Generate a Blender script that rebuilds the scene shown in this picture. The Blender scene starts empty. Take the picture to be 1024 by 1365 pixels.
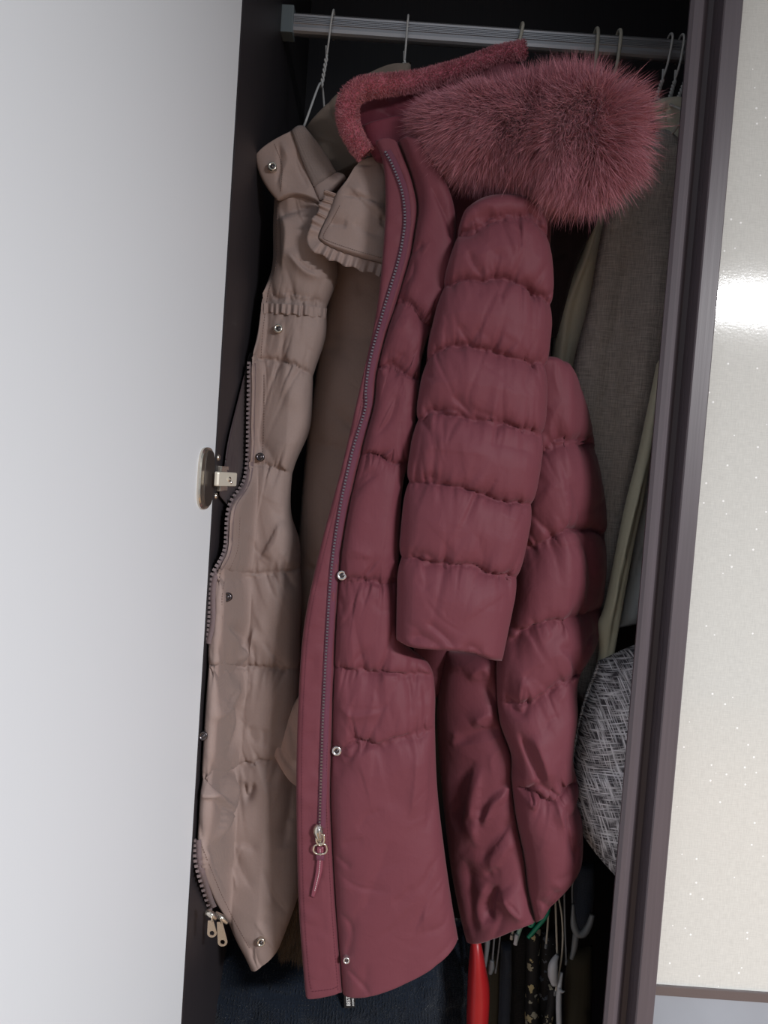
import bpy, bmesh, math, random
import numpy as np
from mathutils import Vector, Matrix

random.seed(7)
rng = np.random.default_rng(11)
scene = bpy.context.scene
COL = scene.collection

# ------------------------------------------------------------------ camera
CAM = np.array([0.0, -0.95, 1.30])
ROLL, PITCH, FPX, W, H = math.radians(4.0), math.radians(2.6), 1025.0, 1024.0, 1365.0
_F = np.array([0, math.cos(PITCH), -math.sin(PITCH)])
_U0 = np.array([0, math.sin(PITCH), math.cos(PITCH)])
_R0 = np.array([1.0, 0, 0])
_R = math.cos(ROLL) * _R0 + math.sin(ROLL) * _U0
_U = -math.sin(ROLL) * _R0 + math.cos(ROLL) * _U0
cd = bpy.data.cameras.new('camera')
cd.sensor_fit = 'VERTICAL'; cd.sensor_height = 24.0; cd.lens = FPX / H * 24.0
cd.clip_start = 0.02
cam = bpy.data.objects.new('camera', cd); COL.objects.link(cam)
M4 = Matrix.Identity(4)
for i in range(3):
    M4[i][0], M4[i][1], M4[i][2], M4[i][3] = _R[i], _U[i], -_F[i], CAM[i]
cam.matrix_world = M4
scene.camera = cam

# ------------------------------------------------------------------ world, lamp, exposure
world = bpy.data.worlds.new('room_light'); scene.world = world
world.use_nodes = True
bg = world.node_tree.nodes['Background']
bg.inputs[0].default_value = (0.82, 0.91, 1.0, 1); bg.inputs[1].default_value = 0.29
ld = bpy.data.lights.new('ceiling_lamp', 'AREA')
ld.shape = 'RECTANGLE'; ld.size = 0.66; ld.size_y = 0.22; ld.energy = 168; ld.color = (0.98, 0.985, 1.0)
lamp = bpy.data.objects.new('ceiling_lamp', ld); COL.objects.link(lamp)
lamp.location = (1.58, -2.2, 2.10)
vs = scene.view_settings
vs.view_transform = 'Standard'; vs.look = 'None'; vs.gamma = 1.0; vs.use_curve_mapping = False
vs.exposure = 0.0

# ------------------------------------------------------------------ helpers
def P(px, py, y):
    """world point(s) seen at photo position (px,py), standing at depth y"""
    px = np.asarray(px, float); py = np.asarray(py, float)
    ix = (px - W / 2) / FPX; iz = (H / 2 - py) / FPX
    d = ix[..., None] * _R + iz[..., None] * _U + _F
    t = (np.asarray(y, float) - CAM[1]) / d[..., 1]
    return CAM + d * t[..., None]

def inside(px, py, y, x_lim=-0.2112 + 0.007):
    """depth of a garment that may touch the side panel but not pass through it"""
    px = np.asarray(px, float); py = np.asarray(py, float)
    ix = (px - W / 2) / FPX; iz = (H / 2 - py) / FPX
    d = ix[..., None] * _R + iz[..., None] * _U + _F
    lim = np.where(d[..., 0] < -1e-6, x_lim * d[..., 1] / np.minimum(d[..., 0], -1e-6) + CAM[1], 9.0)
    k = 0.030
    return np.maximum(-k * np.logaddexp(-lim / k, -y / k), 0.010)

def proj(p):
    d = np.asarray(p, float) - CAM
    w = d @ _F
    return W / 2 + FPX * (d @ _R) / w, H / 2 - FPX * (d @ _U) / w

def lin(c):
    c = c / 255.0
    return c / 12.92 if c <= 0.04045 else ((c + 0.055) / 1.055) ** 2.4
def rgb(r, g, b): return (lin(r), lin(g), lin(b), 1.0)

def tag(o, label=None, cat=None, group=None, kind=None):
    if label: o['label'] = label
    if cat: o['category'] = cat
    if group: o['group'] = group
    if kind: o['kind'] = kind
    return o

def empty(name, loc, label=None, cat=None, group=None, kind=None):
    o = bpy.data.objects.new(name, None); COL.objects.link(o)
    o.location = Vector(loc); o.empty_display_size = 0.05
    return tag(o, label, cat, group, kind)

def adopt(o, parent):
    if parent is not None:
        o.parent = parent
        off = Vector((0, 0, 0)); q = parent
        while q is not None:
            off += q.location; q = q.parent
        o.location = -off
    return o

def mesh_obj(name, v, f, mat, parent=None, smooth=True, kind=None):
    me = bpy.data.meshes.new(name)
    me.from_pydata([tuple(map(float, p)) for p in v], [], [tuple(map(int, q)) for q in f])
    me.materials.append(mat)
    if smooth:
        me.polygons.foreach_set('use_smooth', [True] * len(me.polygons))
    me.update()
    o = bpy.data.objects.new(name, me); COL.objects.link(o)
    adopt(o, parent)
    if kind: o['kind'] = kind
    return o

# ---- smooth curves through points
def spline(pts, n):
    pts = np.asarray(pts, float)
    if len(pts) == 2:
        t = np.linspace(0, 1, n)[:, None]
        return pts[0] * (1 - t) + pts[1] * t
    Q = np.vstack([2 * pts[0] - pts[1], pts, 2 * pts[-1] - pts[-2]])
    out = []
    for i in range(1, len(Q) - 2):
        p0, p1, p2, p3 = Q[i - 1], Q[i], Q[i + 1], Q[i + 2]
        t = np.linspace(0, 1, 24, endpoint=False)[:, None]
        out.append(0.5 * (2 * p1 + (p2 - p0) * t + (2 * p0 - 5 * p1 + 4 * p2 - p3) * t ** 2 + (3 * p1 - p0 - 3 * p2 + p3) * t ** 3))
    out.append(pts[-1:])
    C = np.vstack(out)
    s = np.r_[0, np.cumsum(np.linalg.norm(np.diff(C[:, :2] if C.shape[1] == 2 else C, axis=0), axis=1))]
    u = np.linspace(0, s[-1], n)
    return np.stack([np.interp(u, s, C[:, k]) for k in range(C.shape[1])], 1)

# ---- noise
def _h(ix, iy, s):
    n = (ix * 374761393 + iy * 668265263 + s * 974711) & 0x7fffffff
    n = ((n ^ (n >> 13)) * 1274126177) & 0x7fffffff
    return ((n ^ (n >> 16)) & 0xffff) / 65535.0
def noise(x, y, s=0):
    x = np.asarray(x, float); y = np.asarray(y, float)
    ix = np.floor(x).astype(np.int64); iy = np.floor(y).astype(np.int64)
    fx = x - ix; fy = y - iy
    fx = fx * fx * fx * (fx * (fx * 6 - 15) + 10); fy = fy * fy * fy * (fy * (fy * 6 - 15) + 10)
    a = _h(ix, iy, s); b = _h(ix + 1, iy, s); c = _h(ix, iy + 1, s); d = _h(ix + 1, iy + 1, s)
    return (a + (b - a) * fx + (c - a) * fy + (a - b - c + d) * fx * fy) * 2 - 1
def ridged(x, y, s=0):
    r = 1 - np.abs(noise(x, y, s)); r2 = 1 - np.abs(noise(x * 2.1, y * 2.1, s + 5))
    return r ** 3 * 0.7 + r2 ** 3 * 0.3

def dist_poly(X, Y, poly):
    """distance to polyline, and running length along it (pixels), 0..1 position"""
    best = np.full(X.shape, 1e9); along = np.zeros(X.shape); tot = 0.0
    poly = np.asarray(poly, float)
    for a, b in zip(poly[:-1], poly[1:]):
        e = b - a; L = math.hypot(*e) + 1e-9
        t = np.clip(((X - a[0]) * e[0] + (Y - a[1]) * e[1]) / (L * L), 0, 1)
        d = np.hypot(X - a[0] - t * e[0], Y - a[1] - t * e[1])
        m = d < best
        best = np.where(m, d, best); along = np.where(m, tot + t * L, along); tot += L
    return best, along, tot

class Surf: pass

def patch(name, L, R, mat, parent=None, top=None, bot=None, y=0.1, T=0.02, Tb=0.012, seams=(), puff=0.012, sw=14.0,
          ruff=0.004, folds=(), wr=0.0015, wscale=60.0, wang=60.0, res=3.0, nexp=2.2, cap=(0.0, 0.0), scallop=0.0, seed=1,
          extra=None, kind=None, fold_gain=0.8):
    """a padded cloth panel with front and back, bounded by four curves"""
    Lp = np.asarray(L, float); Rp = np.asarray(R, float)
    h = max(np.ptp(Lp[:, 1]), np.ptp(Rp[:, 1]), 6)
    nv = int(max(8, h / res)); 
    Lc = spline(L, nv); Rc = spline(R, nv)
    wid = max(np.hypot(*(Lc - Rc).T).max(), 6)
    nu = int(max(8, wid / res))
    Tc = spline(top if top is not None else [Lc[0], Rc[0]], nu)
    Bc = spline(bot if bot is not None else [Lc[-1], Rc[-1]], nu)
    u = np.linspace(0, 1, nu)[None, :]; v = np.linspace(0, 1, nv)[:, None]
    G = []
    for k in range(2):
        A = (1 - u) * Lc[:, k][:, None] + u * Rc[:, k][:, None]
        B = (1 - v) * Tc[:, k][None, :] + v * Bc[:, k][None, :]
        Cc = (1 - u) * (1 - v) * Lc[0, k] + u * (1 - v) * Rc[0, k] + (1 - u) * v * Lc[-1, k] + u * v * Rc[-1, k]
        G.append(A + B - Cc)
    X, Y = G
    U = np.broadcast_to(u, X.shape); V = np.broadcast_to(v, X.shape)
    bu = np.sqrt(np.clip(1 - np.abs(2 * U - 1) ** nexp, 0, 1))
    bv = np.ones_like(bu)
    if cap[0] > 0: bv = bv * np.sqrt(np.clip(1 - (1 - np.clip(V / cap[0], 0, 1)) ** 2, 0, 1))
    if cap[1] > 0: bv = bv * np.sqrt(np.clip(1 - (1 - np.clip((1 - V) / cap[1], 0, 1)) ** 2, 0, 1))
    if cap[0] <= 0: bv = bv * np.clip(V * nv / 2, 0, 1)
    if cap[1] <= 0: bv = bv * np.clip((1 - V) * nv / 2, 0, 1)
    m = np.clip(bu * 1.4, 0, 1) * np.clip(bv * 1.2, 0, 1)
    bulge = (T(X, Y) if callable(T) else T) * bu * bv
    hgt = np.zeros_like(bulge)
    s = np.ones_like(X)
    for k, sm in enumerate(seams):
        sp = spline(sm, 30)
        # seams wander a little with the gathers
        Yw = Y + 2.0 * noise(X / 15.0, Y * 0 + k * 3.1, seed + 40) + 1.2 * noise(X / 6.0, Y * 0 + k, seed + 41)
        d, al, tot = dist_poly(X, Yw, sp)
        o_ = np.argsort(sp[:, 0]); below = np.clip((Yw - np.interp(X, sp[o_, 0], sp[o_, 1])) / 4.0, -1, 1)
        swl = sw * (1.0 + 0.35 * below)                 # padding sags onto the seam from above
        prof = 1 - np.exp(-d / swl)
        prof = 0.62 * prof + 0.38 * np.clip(d / (sw * 5.0), 0, 1) ** 0.7
        s = np.minimum(s, prof)
        for wl, am, ln in ((7.0, 0.45, 6.0), (13.0, 0.9, 13.0), (27.0, 1.0, 26.0)):
            sk = 0.35 * noise(al / 30.0, d * 0 + k, seed + int(wl))
            q = noise(al / wl + sk * d / wl * 1.2, d * 0 + 0.37 * k + 0.5 * below, seed + k * 3 + int(wl))
            reach = ln * (0.35 + 1.3 * np.clip(noise(al / (wl * 1.3), d * 0 + k * 2.3 + below, seed + 60 + int(wl)) * 0.5 + 0.5, 0, 1))
            cr = 1 - 2.4 * np.clip(1 - np.abs(q) * 2.2, 0, 1)
            hgt = hgt + ruff * 0.55 * am * m * (cr - 0.2) * np.exp(-d / reach) * np.clip(d / 2.0, 0.25, 1)
    if len(seams):
        hgt = hgt + puff * m * (s - 0.5)
    def crease(pl, wd, amp, n=24):
        sp = spline(pl, n); d, al, tot = dist_poly(X, Y, sp)
        e = sp[-1] - sp[0]; e = e / (np.hypot(*e) + 1e-9)
        side_ = np.sign((X - sp[0, 0]) * e[1] - (Y - sp[0, 1]) * e[0])
        tt = np.clip(al / tot, 0.0, 1.0)
        tp = np.clip(np.sin(np.pi * np.clip(tt, 0.02, 0.98)) * 1.5, 0, 1)
        w_ = np.where(side_ > 0, wd * 1.5, wd * 0.7)
        return amp * m * tp * np.exp(-(d / w_) ** 1.35)
    # small random creases along the lie of the cloth
    lr = np.random.default_rng(seed * 13 + 5)
    area = wid * h
    for _ in range(int(min(90, area / 1900.0)) if wr > 0 else 0):
        cx = lr.uniform(X.min(), X.max()); cy = lr.uniform(Y.min(), Y.max())
        an = math.radians(wang + lr.normal(0, 24)); ln = lr.uniform(0.3, 1.1) * wscale
        dx, dy = math.cos(an) * ln / 2, math.sin(an) * ln / 2; bd = lr.normal(0, 0.16) * ln
        hgt = hgt + crease([(cx - dx, cy - dy), (cx - dy / ln * bd * 2, cy + dx / ln * bd * 2), (cx + dx, cy + dy)], lr.uniform(2.5, 7.5), wr * lr.choice([-1.0, -0.8, 0.7]) * lr.uniform(0.4, 1.3), 9)
    hgt = hgt + wr * m * 1.1 * noise(X / 70 + 0.4 * noise(X / 40, Y / 40, seed + 3), Y / 90, seed + 31)
    for pl, wd, amp in folds:
        hgt = hgt + crease(pl, wd, amp * fold_gain, 40)
    if extra is not None: hgt = hgt + extra(X, Y, U, V) * m
    if scallop > 0 and len(seams):
        xc = X.mean(axis=1, keepdims=True)
        X = xc + (X - xc) * (1 - scallop * (1 - np.clip(s * 1.2, 0, 1)) * np.abs(2 * U - 1) ** 2)
    y0 = y(X, Y) if callable(y) else np.full(X.shape, float(y))
    base = P(X, Y, y0)
    nb = np.cross(np.gradient(base, axis=0), np.gradient(base, axis=1))
    nb = nb / (np.linalg.norm(nb, axis=2, keepdims=True) + 1e-12)
    nb = np.where(nb[..., 1:2] > 0, -nb, nb)
    F = base + nb * hgt[..., None]; F[..., 1] -= bulge
    Bk = base.copy(); Bk[..., 1] += Tb * bu * bv
    idx = np.arange(nu * nv).reshape(nv, nu)
    bidx = idx + nu * nv
    # border vertices shared between front and back
    bor = np.zeros((nv, nu), bool); bor[0] = bor[-1] = True; bor[:, 0] = bor[:, -1] = True
    bidx = np.where(bor, idx, bidx)
    a, b, c, d_ = idx[:-1, :-1], idx[1:, :-1], idx[1:, 1:], idx[:-1, 1:]
    f1 = np.stack([a, b, c, d_], -1).reshape(-1, 4)
    a, b, c, d_ = bidx[:-1, :-1], bidx[:-1, 1:], bidx[1:, 1:], bidx[1:, :-1]
    f2 = np.stack([a, b, c, d_], -1).reshape(-1, 4)
    vv = np.vstack([F.reshape(-1, 3), Bk.reshape(-1, 3)])
    ff = np.vstack([f1, f2])
    used = np.zeros(len(vv), bool); used[ff.ravel()] = True
    remap = np.cumsum(used) - 1
    o = mesh_obj(name, vv[used], remap[ff], mat, parent, True, kind)
    S = Surf(); S.o = o; S.F = F.reshape(-1, 3); S.px, S.py = proj(S.F)
    return S

def on(S, px, py, lift=0.0):
    """world point on the front of a panel near photo position"""
    ss = S if isinstance(S, (list, tuple)) else [S]
    best = None
    for q in ss:
        d = (q.px - px) ** 2 + (q.py - py) ** 2
        k = np.argsort(d)[:4]
        w = 1 / (d[k] + 0.5); yv = (q.F[k, 1] * w).sum() / w.sum()
        if best is None or d[k[0]] < best[0]: best = (d[k[0]], yv)
    return P(px, py, best[1] - lift)

# ---- tubes and ribbons
def frames(C):
    T = np.gradient(C, axis=0); T /= np.linalg.norm(T, axis=1)[:, None] + 1e-12
    n = np.cross(T[0], [0, 0, 1.0])
    if np.linalg.norm(n) < 1e-3: n = np.cross(T[0], [0, 1.0, 0])
    N = [n / np.linalg.norm(n)]
    for i in range(1, len(C)):
        q = N[-1] - T[i] * (N[-1] @ T[i]); N.append(q / (np.linalg.norm(q) + 1e-12))
    N = np.array(N); B = np.cross(T, N)
    return T, N, B

def tube_vf(C, r, seg=8, base=0):
    C = np.asarray(C, float); r = np.broadcast_to(np.asarray(r, float), (len(C),))
    T, N, B = frames(C)
    v = []; f = []
    for i in range(len(C)):
        for k in range(seg):
            a = 2 * math.pi * k / seg
            v.append(C[i] + r[i] * (math.cos(a) * N[i] + math.sin(a) * B[i]))
    for i in range(len(C) - 1):
        for k in range(seg):
            k2 = (k + 1) % seg
            f.append((base + i * seg + k, base + i * seg + k2, base + (i + 1) * seg + k2, base + (i + 1) * seg + k))
    f.append(tuple(base + k for k in range(seg))[::-1]); f.append(tuple(base + (len(C) - 1) * seg + k for k in range(seg)))
    return v, f

def tube(name, pts, r, mat, parent=None, n=40, seg=8, smooth_pts=True):
    C = spline(pts, n) if smooth_pts else np.asarray(pts, float)
    if np.ndim(r) > 0 and len(r) != len(C):
        r = np.interp(np.linspace(0, 1, len(C)), np.linspace(0, 1, len(r)), r)
    v, f = tube_vf(C, r, seg)
    return mesh_obj(name, v, f, mat, parent)

def multi_tube(name, lines, mat, parent=None, seg=6, n=30):
    V = []; F_ = []
    for pts, r in lines:
        v, f = tube_vf(spline(pts, n), r, seg, len(V)); V += v; F_ += f
    return mesh_obj(name, V, F_, mat, parent)

def box_vf(c, ax, ay, az, base):
    c = np.asarray(c, float); v = []
    for sx in (-1, 1):
        for sy in (-1, 1):
            for sz in (-1, 1):
                v.append(c + sx * ax + sy * ay + sz * az)
    q = [(0, 1, 3, 2), (4, 6, 7, 5), (0, 4, 5, 1), (2, 3, 7, 6), (0, 2, 6, 4), (1, 5, 7, 3)]
    return v, [tuple(base + i for i in t) for t in q]

def box(name, lo, hi, mat, parent=None, bevel=0.0):
    lo = np.array(lo, float); hi = np.array(hi, float); c = (lo + hi) / 2; e = (hi - lo) / 2
    v, f = box_vf(c, np.array([e[0], 0, 0]), np.array([0, e[1], 0]), np.array([0, 0, e[2]]), 0)
    o = mesh_obj(name, v, f, mat, parent, smooth=False)
    bm = bmesh.new(); bm.from_mesh(o.data); bmesh.ops.recalc_face_normals(bm, faces=bm.faces)
    if bevel: bmesh.ops.bevel(bm, geom=list(bm.edges), offset=bevel, segments=2, affect='EDGES', profile=0.7)
    bm.to_mesh(o.data); bm.free()
    return o

def extrude_profile(name, prof, a, b, mat, parent=None, axis='z', smooth=False):
    """closed (p,q) outline swept along an axis: z -> (x,y), x -> (y,z)"""
    n = len(prof); v = []
    for e in (a, b):
        for p, q in prof:
            v.append((p, q, e) if axis == 'z' else (e, p, q))
    f = [(i, (i + 1) % n, n + (i + 1) % n, n + i) for i in range(n)]
    f += [tuple(range(n))[::-1], tuple(range(n, 2 * n))]
    o = mesh_obj(name, v, f, mat, parent, smooth=False)
    bm = bmesh.new(); bm.from_mesh(o.data); bmesh.ops.recalc_face_normals(bm, faces=bm.faces); bm.to_mesh(o.data); bm.free()
    return o

def lathe(name, prof, c, axis, mat, parent=None, seg=20):
    """profile of (radius, height) round an axis through c"""
    axis = np.asarray(axis, float); axis /= np.linalg.norm(axis)
    t = np.cross(axis, [0, 0, 1.0]); 
    if np.linalg.norm(t) < 1e-3: t = np.array([1.0, 0, 0])
    t /= np.linalg.norm(t); b = np.cross(axis, t); c = np.asarray(c, float)
    v = []; f = []
    for r, h in prof:
        for k in range(seg):
            a = 2 * math.pi * k / seg
            v.append(c + axis * h + r * (math.cos(a) * t + math.sin(a) * b))
    for i in range(len(prof) - 1):
        for k in range(seg):
            k2 = (k + 1) % seg
            f.append((i * seg + k, i * seg + k2, (i + 1) * seg + k2, (i + 1) * seg + k))
    o = mesh_obj(name, v, f, mat, parent)
    bm = bmesh.new(); bm.from_mesh(o.data); bmesh.ops.remove_doubles(bm, verts=bm.verts, dist=1e-6)
    bmesh.ops.recalc_face_normals(bm, faces=bm.faces); bm.to_mesh(o.data); bm.free()
    return o

# ------------------------------------------------------------------ materials
def node_mat(name):
    m = bpy.data.materials.new(name); m.use_nodes = True
    nt = m.node_tree; return m, nt, nt.nodes['Principled BSDF']

def plain(name, c, rough=0.5, metal=0.0, spec=0.5, var=0.06, vscale=30.0, bump=0.0, bscale=200.0):
    m, nt, b = node_mat(name)
    b.inputs['Roughness'].default_value = rough; b.inputs['Metallic'].default_value = metal
    b.inputs['Specular IOR Level'].default_value = spec
    tc = nt.nodes.new('ShaderNodeTexCoord'); nz = nt.nodes.new('ShaderNodeTexNoise')
    nz.inputs['Scale'].default_value = vscale; nz.inputs['Detail'].default_value = 4
    nt.links.new(tc.outputs['Object'], nz.inputs['Vector'])
    mx = nt.nodes.new('ShaderNodeMixRGB'); mx.blend_type = 'MIX'
    mx.inputs[1].default_value = tuple(x * (1 - var) for x in c[:3]) + (1,)
    mx.inputs[2].default_value = tuple(min(1, x * (1 + var)) for x in c[:3]) + (1,)
    nt.links.new(nz.outputs['Fac'], mx.inputs[0]); nt.links.new(mx.outputs[0], b.inputs['Base Color'])
    if bump:
        n2 = nt.nodes.new('ShaderNodeTexNoise'); n2.inputs['Scale'].default_value = bscale
        nt.links.new(tc.outputs['Object'], n2.inputs['Vector'])
        bp = nt.nodes.new('ShaderNodeBump'); bp.inputs['Strength'].default_value = bump; bp.inputs['Distance'].default_value = 0.001
        nt.links.new(n2.outputs['Fac'], bp.inputs['Height']); nt.links.new(bp.outputs[0], b.inputs['Normal'])
    return m

def fabric(name, c, rough=0.6, sheen=0.0, crumple=0.5, weave=0.25, wscale=900.0, spec=0.35, var=0.05, tint=None):
    """woven shell cloth: fine thread relief and small soft creases"""
    m, nt, b = node_mat(name)
    N = nt.nodes; Lk = nt.links.new
    b.inputs['Roughness'].default_value = rough; b.inputs['Specular IOR Level'].default_value = spec
    b.inputs['Sheen Weight'].default_value = sheen; b.inputs['Sheen Roughness'].default_value = 0.45
    if tint: b.inputs['Sheen Tint'].default_value = tint
    tc = N.new('ShaderNodeTexCoord')
    n1 = N.new('ShaderNodeTexNoise'); n1.inputs['Scale'].default_value = 38; n1.inputs['Detail'].default_value = 5; n1.inputs['Distortion'].default_value = 0.8
    Lk(tc.outputs['Object'], n1.inputs['Vector'])
    w1 = N.new('ShaderNodeTexWave'); w1.inputs['Scale'].default_value = wscale / 6.28; w1.bands_direction = 'Z'
    w2 = N.new('ShaderNodeTexWave'); w2.inputs['Scale'].default_value = wscale / 6.28; w2.bands_direction = 'X'
    for w in (w1, w2):
        w.inputs['Distortion'].default_value = 0.6; Lk(tc.outputs['Object'], w.inputs['Vector'])
    ad = N.new('ShaderNodeMath'); ad.operation = 'ADD'; Lk(w1.outputs['Fac'], ad.inputs[0]); Lk(w2.outputs['Fac'], ad.inputs[1])
    b1 = N.new('ShaderNodeBump'); b1.inputs['Strength'].default_value = crumple; b1.inputs['Distance'].default_value = 0.004
    Lk(n1.outputs['Fac'], b1.inputs['Height'])
    b2 = N.new('ShaderNodeBump'); b2.inputs['Strength'].default_value = weave; b2.inputs['Distance'].default_value = 0.0006
    Lk(ad.outputs[0], b2.inputs['Height']); Lk(b1.outputs[0], b2.inputs['Normal']); Lk(b2.outputs[0], b.inputs['Normal'])
    n3 = N.new('ShaderNodeTexNoise'); n3.inputs['Scale'].default_value = 400; Lk(tc.outputs['Object'], n3.inputs['Vector'])
    mx = N.new('ShaderNodeMixRGB')
    mx.inputs[1].default_value = tuple(x * (1 - var) for x in c[:3]) + (1,); mx.inputs[2].default_value = tuple(x * (1 + var) for x in c[:3]) + (1,)
    Lk(n3.outputs['Fac'], mx.inputs[0]); Lk(mx.outputs[0], b.inputs['Base Color'])
    return m

def check_cloth(name, c1, c2, s=420.0, rough=0.8, strength=1.0, rot=0.0):
    """two crossed thread sets with uneven slubs"""
    m, nt, b = node_mat(name); N = nt.nodes; Lk = nt.links.new
    b.inputs['Roughness'].default_value = rough; b.inputs['Specular IOR Level'].default_value = 0.2
    tc = N.new('ShaderNodeTexCoord'); mp = N.new('ShaderNodeMapping'); mp.inputs['Rotation'].default_value = (0, rot, 0)
    Lk(tc.outputs['Object'], mp.inputs['Vector'])
    outs = []
    for sc in ((s * 0.06, s * 0.06, s), (s, s * 0.06, s * 0.06)):
        q = N.new('ShaderNodeMapping'); q.inputs['Scale'].default_value = sc; Lk(mp.outputs[0], q.inputs['Vector'])
        nz = N.new('ShaderNodeTexNoise'); nz.inputs['Scale'].default_value = 1.0; nz.inputs['Detail'].default_value = 2
        Lk(q.outputs[0], nz.inputs['Vector']); outs.append(nz)
    mm = N.new('ShaderNodeMath'); mm.operation = 'MAXIMUM' if strength > 0.9 else 'ADD'
    Lk(outs[0].outputs['Fac'], mm.inputs[0]); Lk(outs[1].outputs['Fac'], mm.inputs[1])
    mr = N.new('ShaderNodeMapRange')
    mr.inputs[1].default_value = 0.46 if strength > 0.9 else 0.75; mr.inputs[2].default_value = 0.66 if strength > 0.9 else 1.25
    Lk(mm.outputs[0], mr.inputs[0])
    mx = N.new('ShaderNodeMixRGB'); mx.inputs[1].default_value = c1; mx.inputs[2].default_value = c2
    Lk(mr.outputs[0], mx.inputs[0]); Lk(mx.outputs[0], b.inputs['Base Color'])
    bp = N.new('ShaderNodeBump'); bp.inputs['Strength'].default_value = 0.5; bp.inputs['Distance'].default_value = 0.001
    Lk(mr.outputs[0], bp.inputs['Height']); Lk(bp.outputs[0], b.inputs['Normal'])
    return m

def floral(name, base, c1, c2, scale=70.0, dens=0.35):
    """scattered blossoms printed on dark cloth"""
    m, nt, b = node_mat(name); N = nt.nodes; Lk = nt.links.new
    b.inputs['Roughness'].default_value = 0.75
    tc = N.new('ShaderNodeTexCoord')
    nd = N.new('ShaderNodeTexNoise'); nd.inputs['Scale'].default_value = scale * 2.2; Lk(tc.outputs['Object'], nd.inputs['Vector'])
    ad = N.new('ShaderNodeMixRGB'); ad.blend_type = 'ADD'; ad.inputs[0].default_value = 0.012
    Lk(tc.outputs['Object'], ad.inputs[1]); Lk(nd.outputs['Color'], ad.inputs[2])
    vo = N.new('ShaderNodeTexVoronoi'); vo.inputs['Scale'].default_value = scale; Lk(ad.outputs[0], vo.inputs['Vector'])
    lt = N.new('ShaderNodeMath'); lt.operation = 'LESS_THAN'; lt.inputs[1].default_value = dens; Lk(vo.outputs['Distance'], lt.inputs[0])
    gt = N.new('ShaderNodeSeparateColor'); Lk(vo.outputs['Color'], gt.inputs[0])
    g2 = N.new('ShaderNodeMath'); g2.operation = 'GREATER_THAN'; g2.inputs[1].default_value = 0.5; Lk(gt.outputs[0], g2.inputs[0])
    ml = N.new('ShaderNodeMath'); ml.operation = 'MULTIPLY'; Lk(lt.outputs[0], ml.inputs[0]); Lk(g2.outputs[0], ml.inputs[1])
    fc = N.new('ShaderNodeMixRGB'); fc.inputs[1].default_value = c1; fc.inputs[2].default_value = c2; Lk(gt.outputs[1], fc.inputs[0])
    mx = N.new('ShaderNodeMixRGB'); mx.inputs[1].default_value = base; Lk(ml.outputs[0], mx.inputs[0]); Lk(fc.outputs[0], mx.inputs[2])
    Lk(mx.outputs[0], b.inputs['Base Color'])
    return m

def wood(name, c, rough=0.45):
    m, nt, b = node_mat(name); N = nt.nodes; Lk = nt.links.new
    b.inputs['Roughness'].default_value = rough
    tc = N.new('ShaderNodeTexCoord'); mp = N.new('ShaderNodeMapping'); mp.inputs['Scale'].default_value = (260, 260, 6)
    Lk(tc.outputs['Object'], mp.inputs['Vector'])
    nz = N.new('ShaderNodeTexNoise'); nz.inputs['Scale'].default_value = 1; nz.inputs['Detail'].default_value = 5; Lk(mp.outputs[0], nz.inputs['Vector'])
    mx = N.new('ShaderNodeMixRGB'); mx.inputs[1].default_value = tuple(x * 0.78 for x in c[:3]) + (1,); mx.inputs[2].default_value = tuple(x * 1.2 for x in c[:3]) + (1,)
    Lk(nz.outputs['Fac'], mx.inputs[0]); Lk(mx.outputs[0], b.inputs['Base Color'])
    bp = N.new('ShaderNodeBump'); bp.inputs['Strength'].default_value = 0.25; bp.inputs['Distance'].default_value = 0.0006
    Lk(nz.outputs['Fac'], bp.inputs['Height']); Lk(bp.outputs[0], b.inputs['Normal'])
    return m

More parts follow.
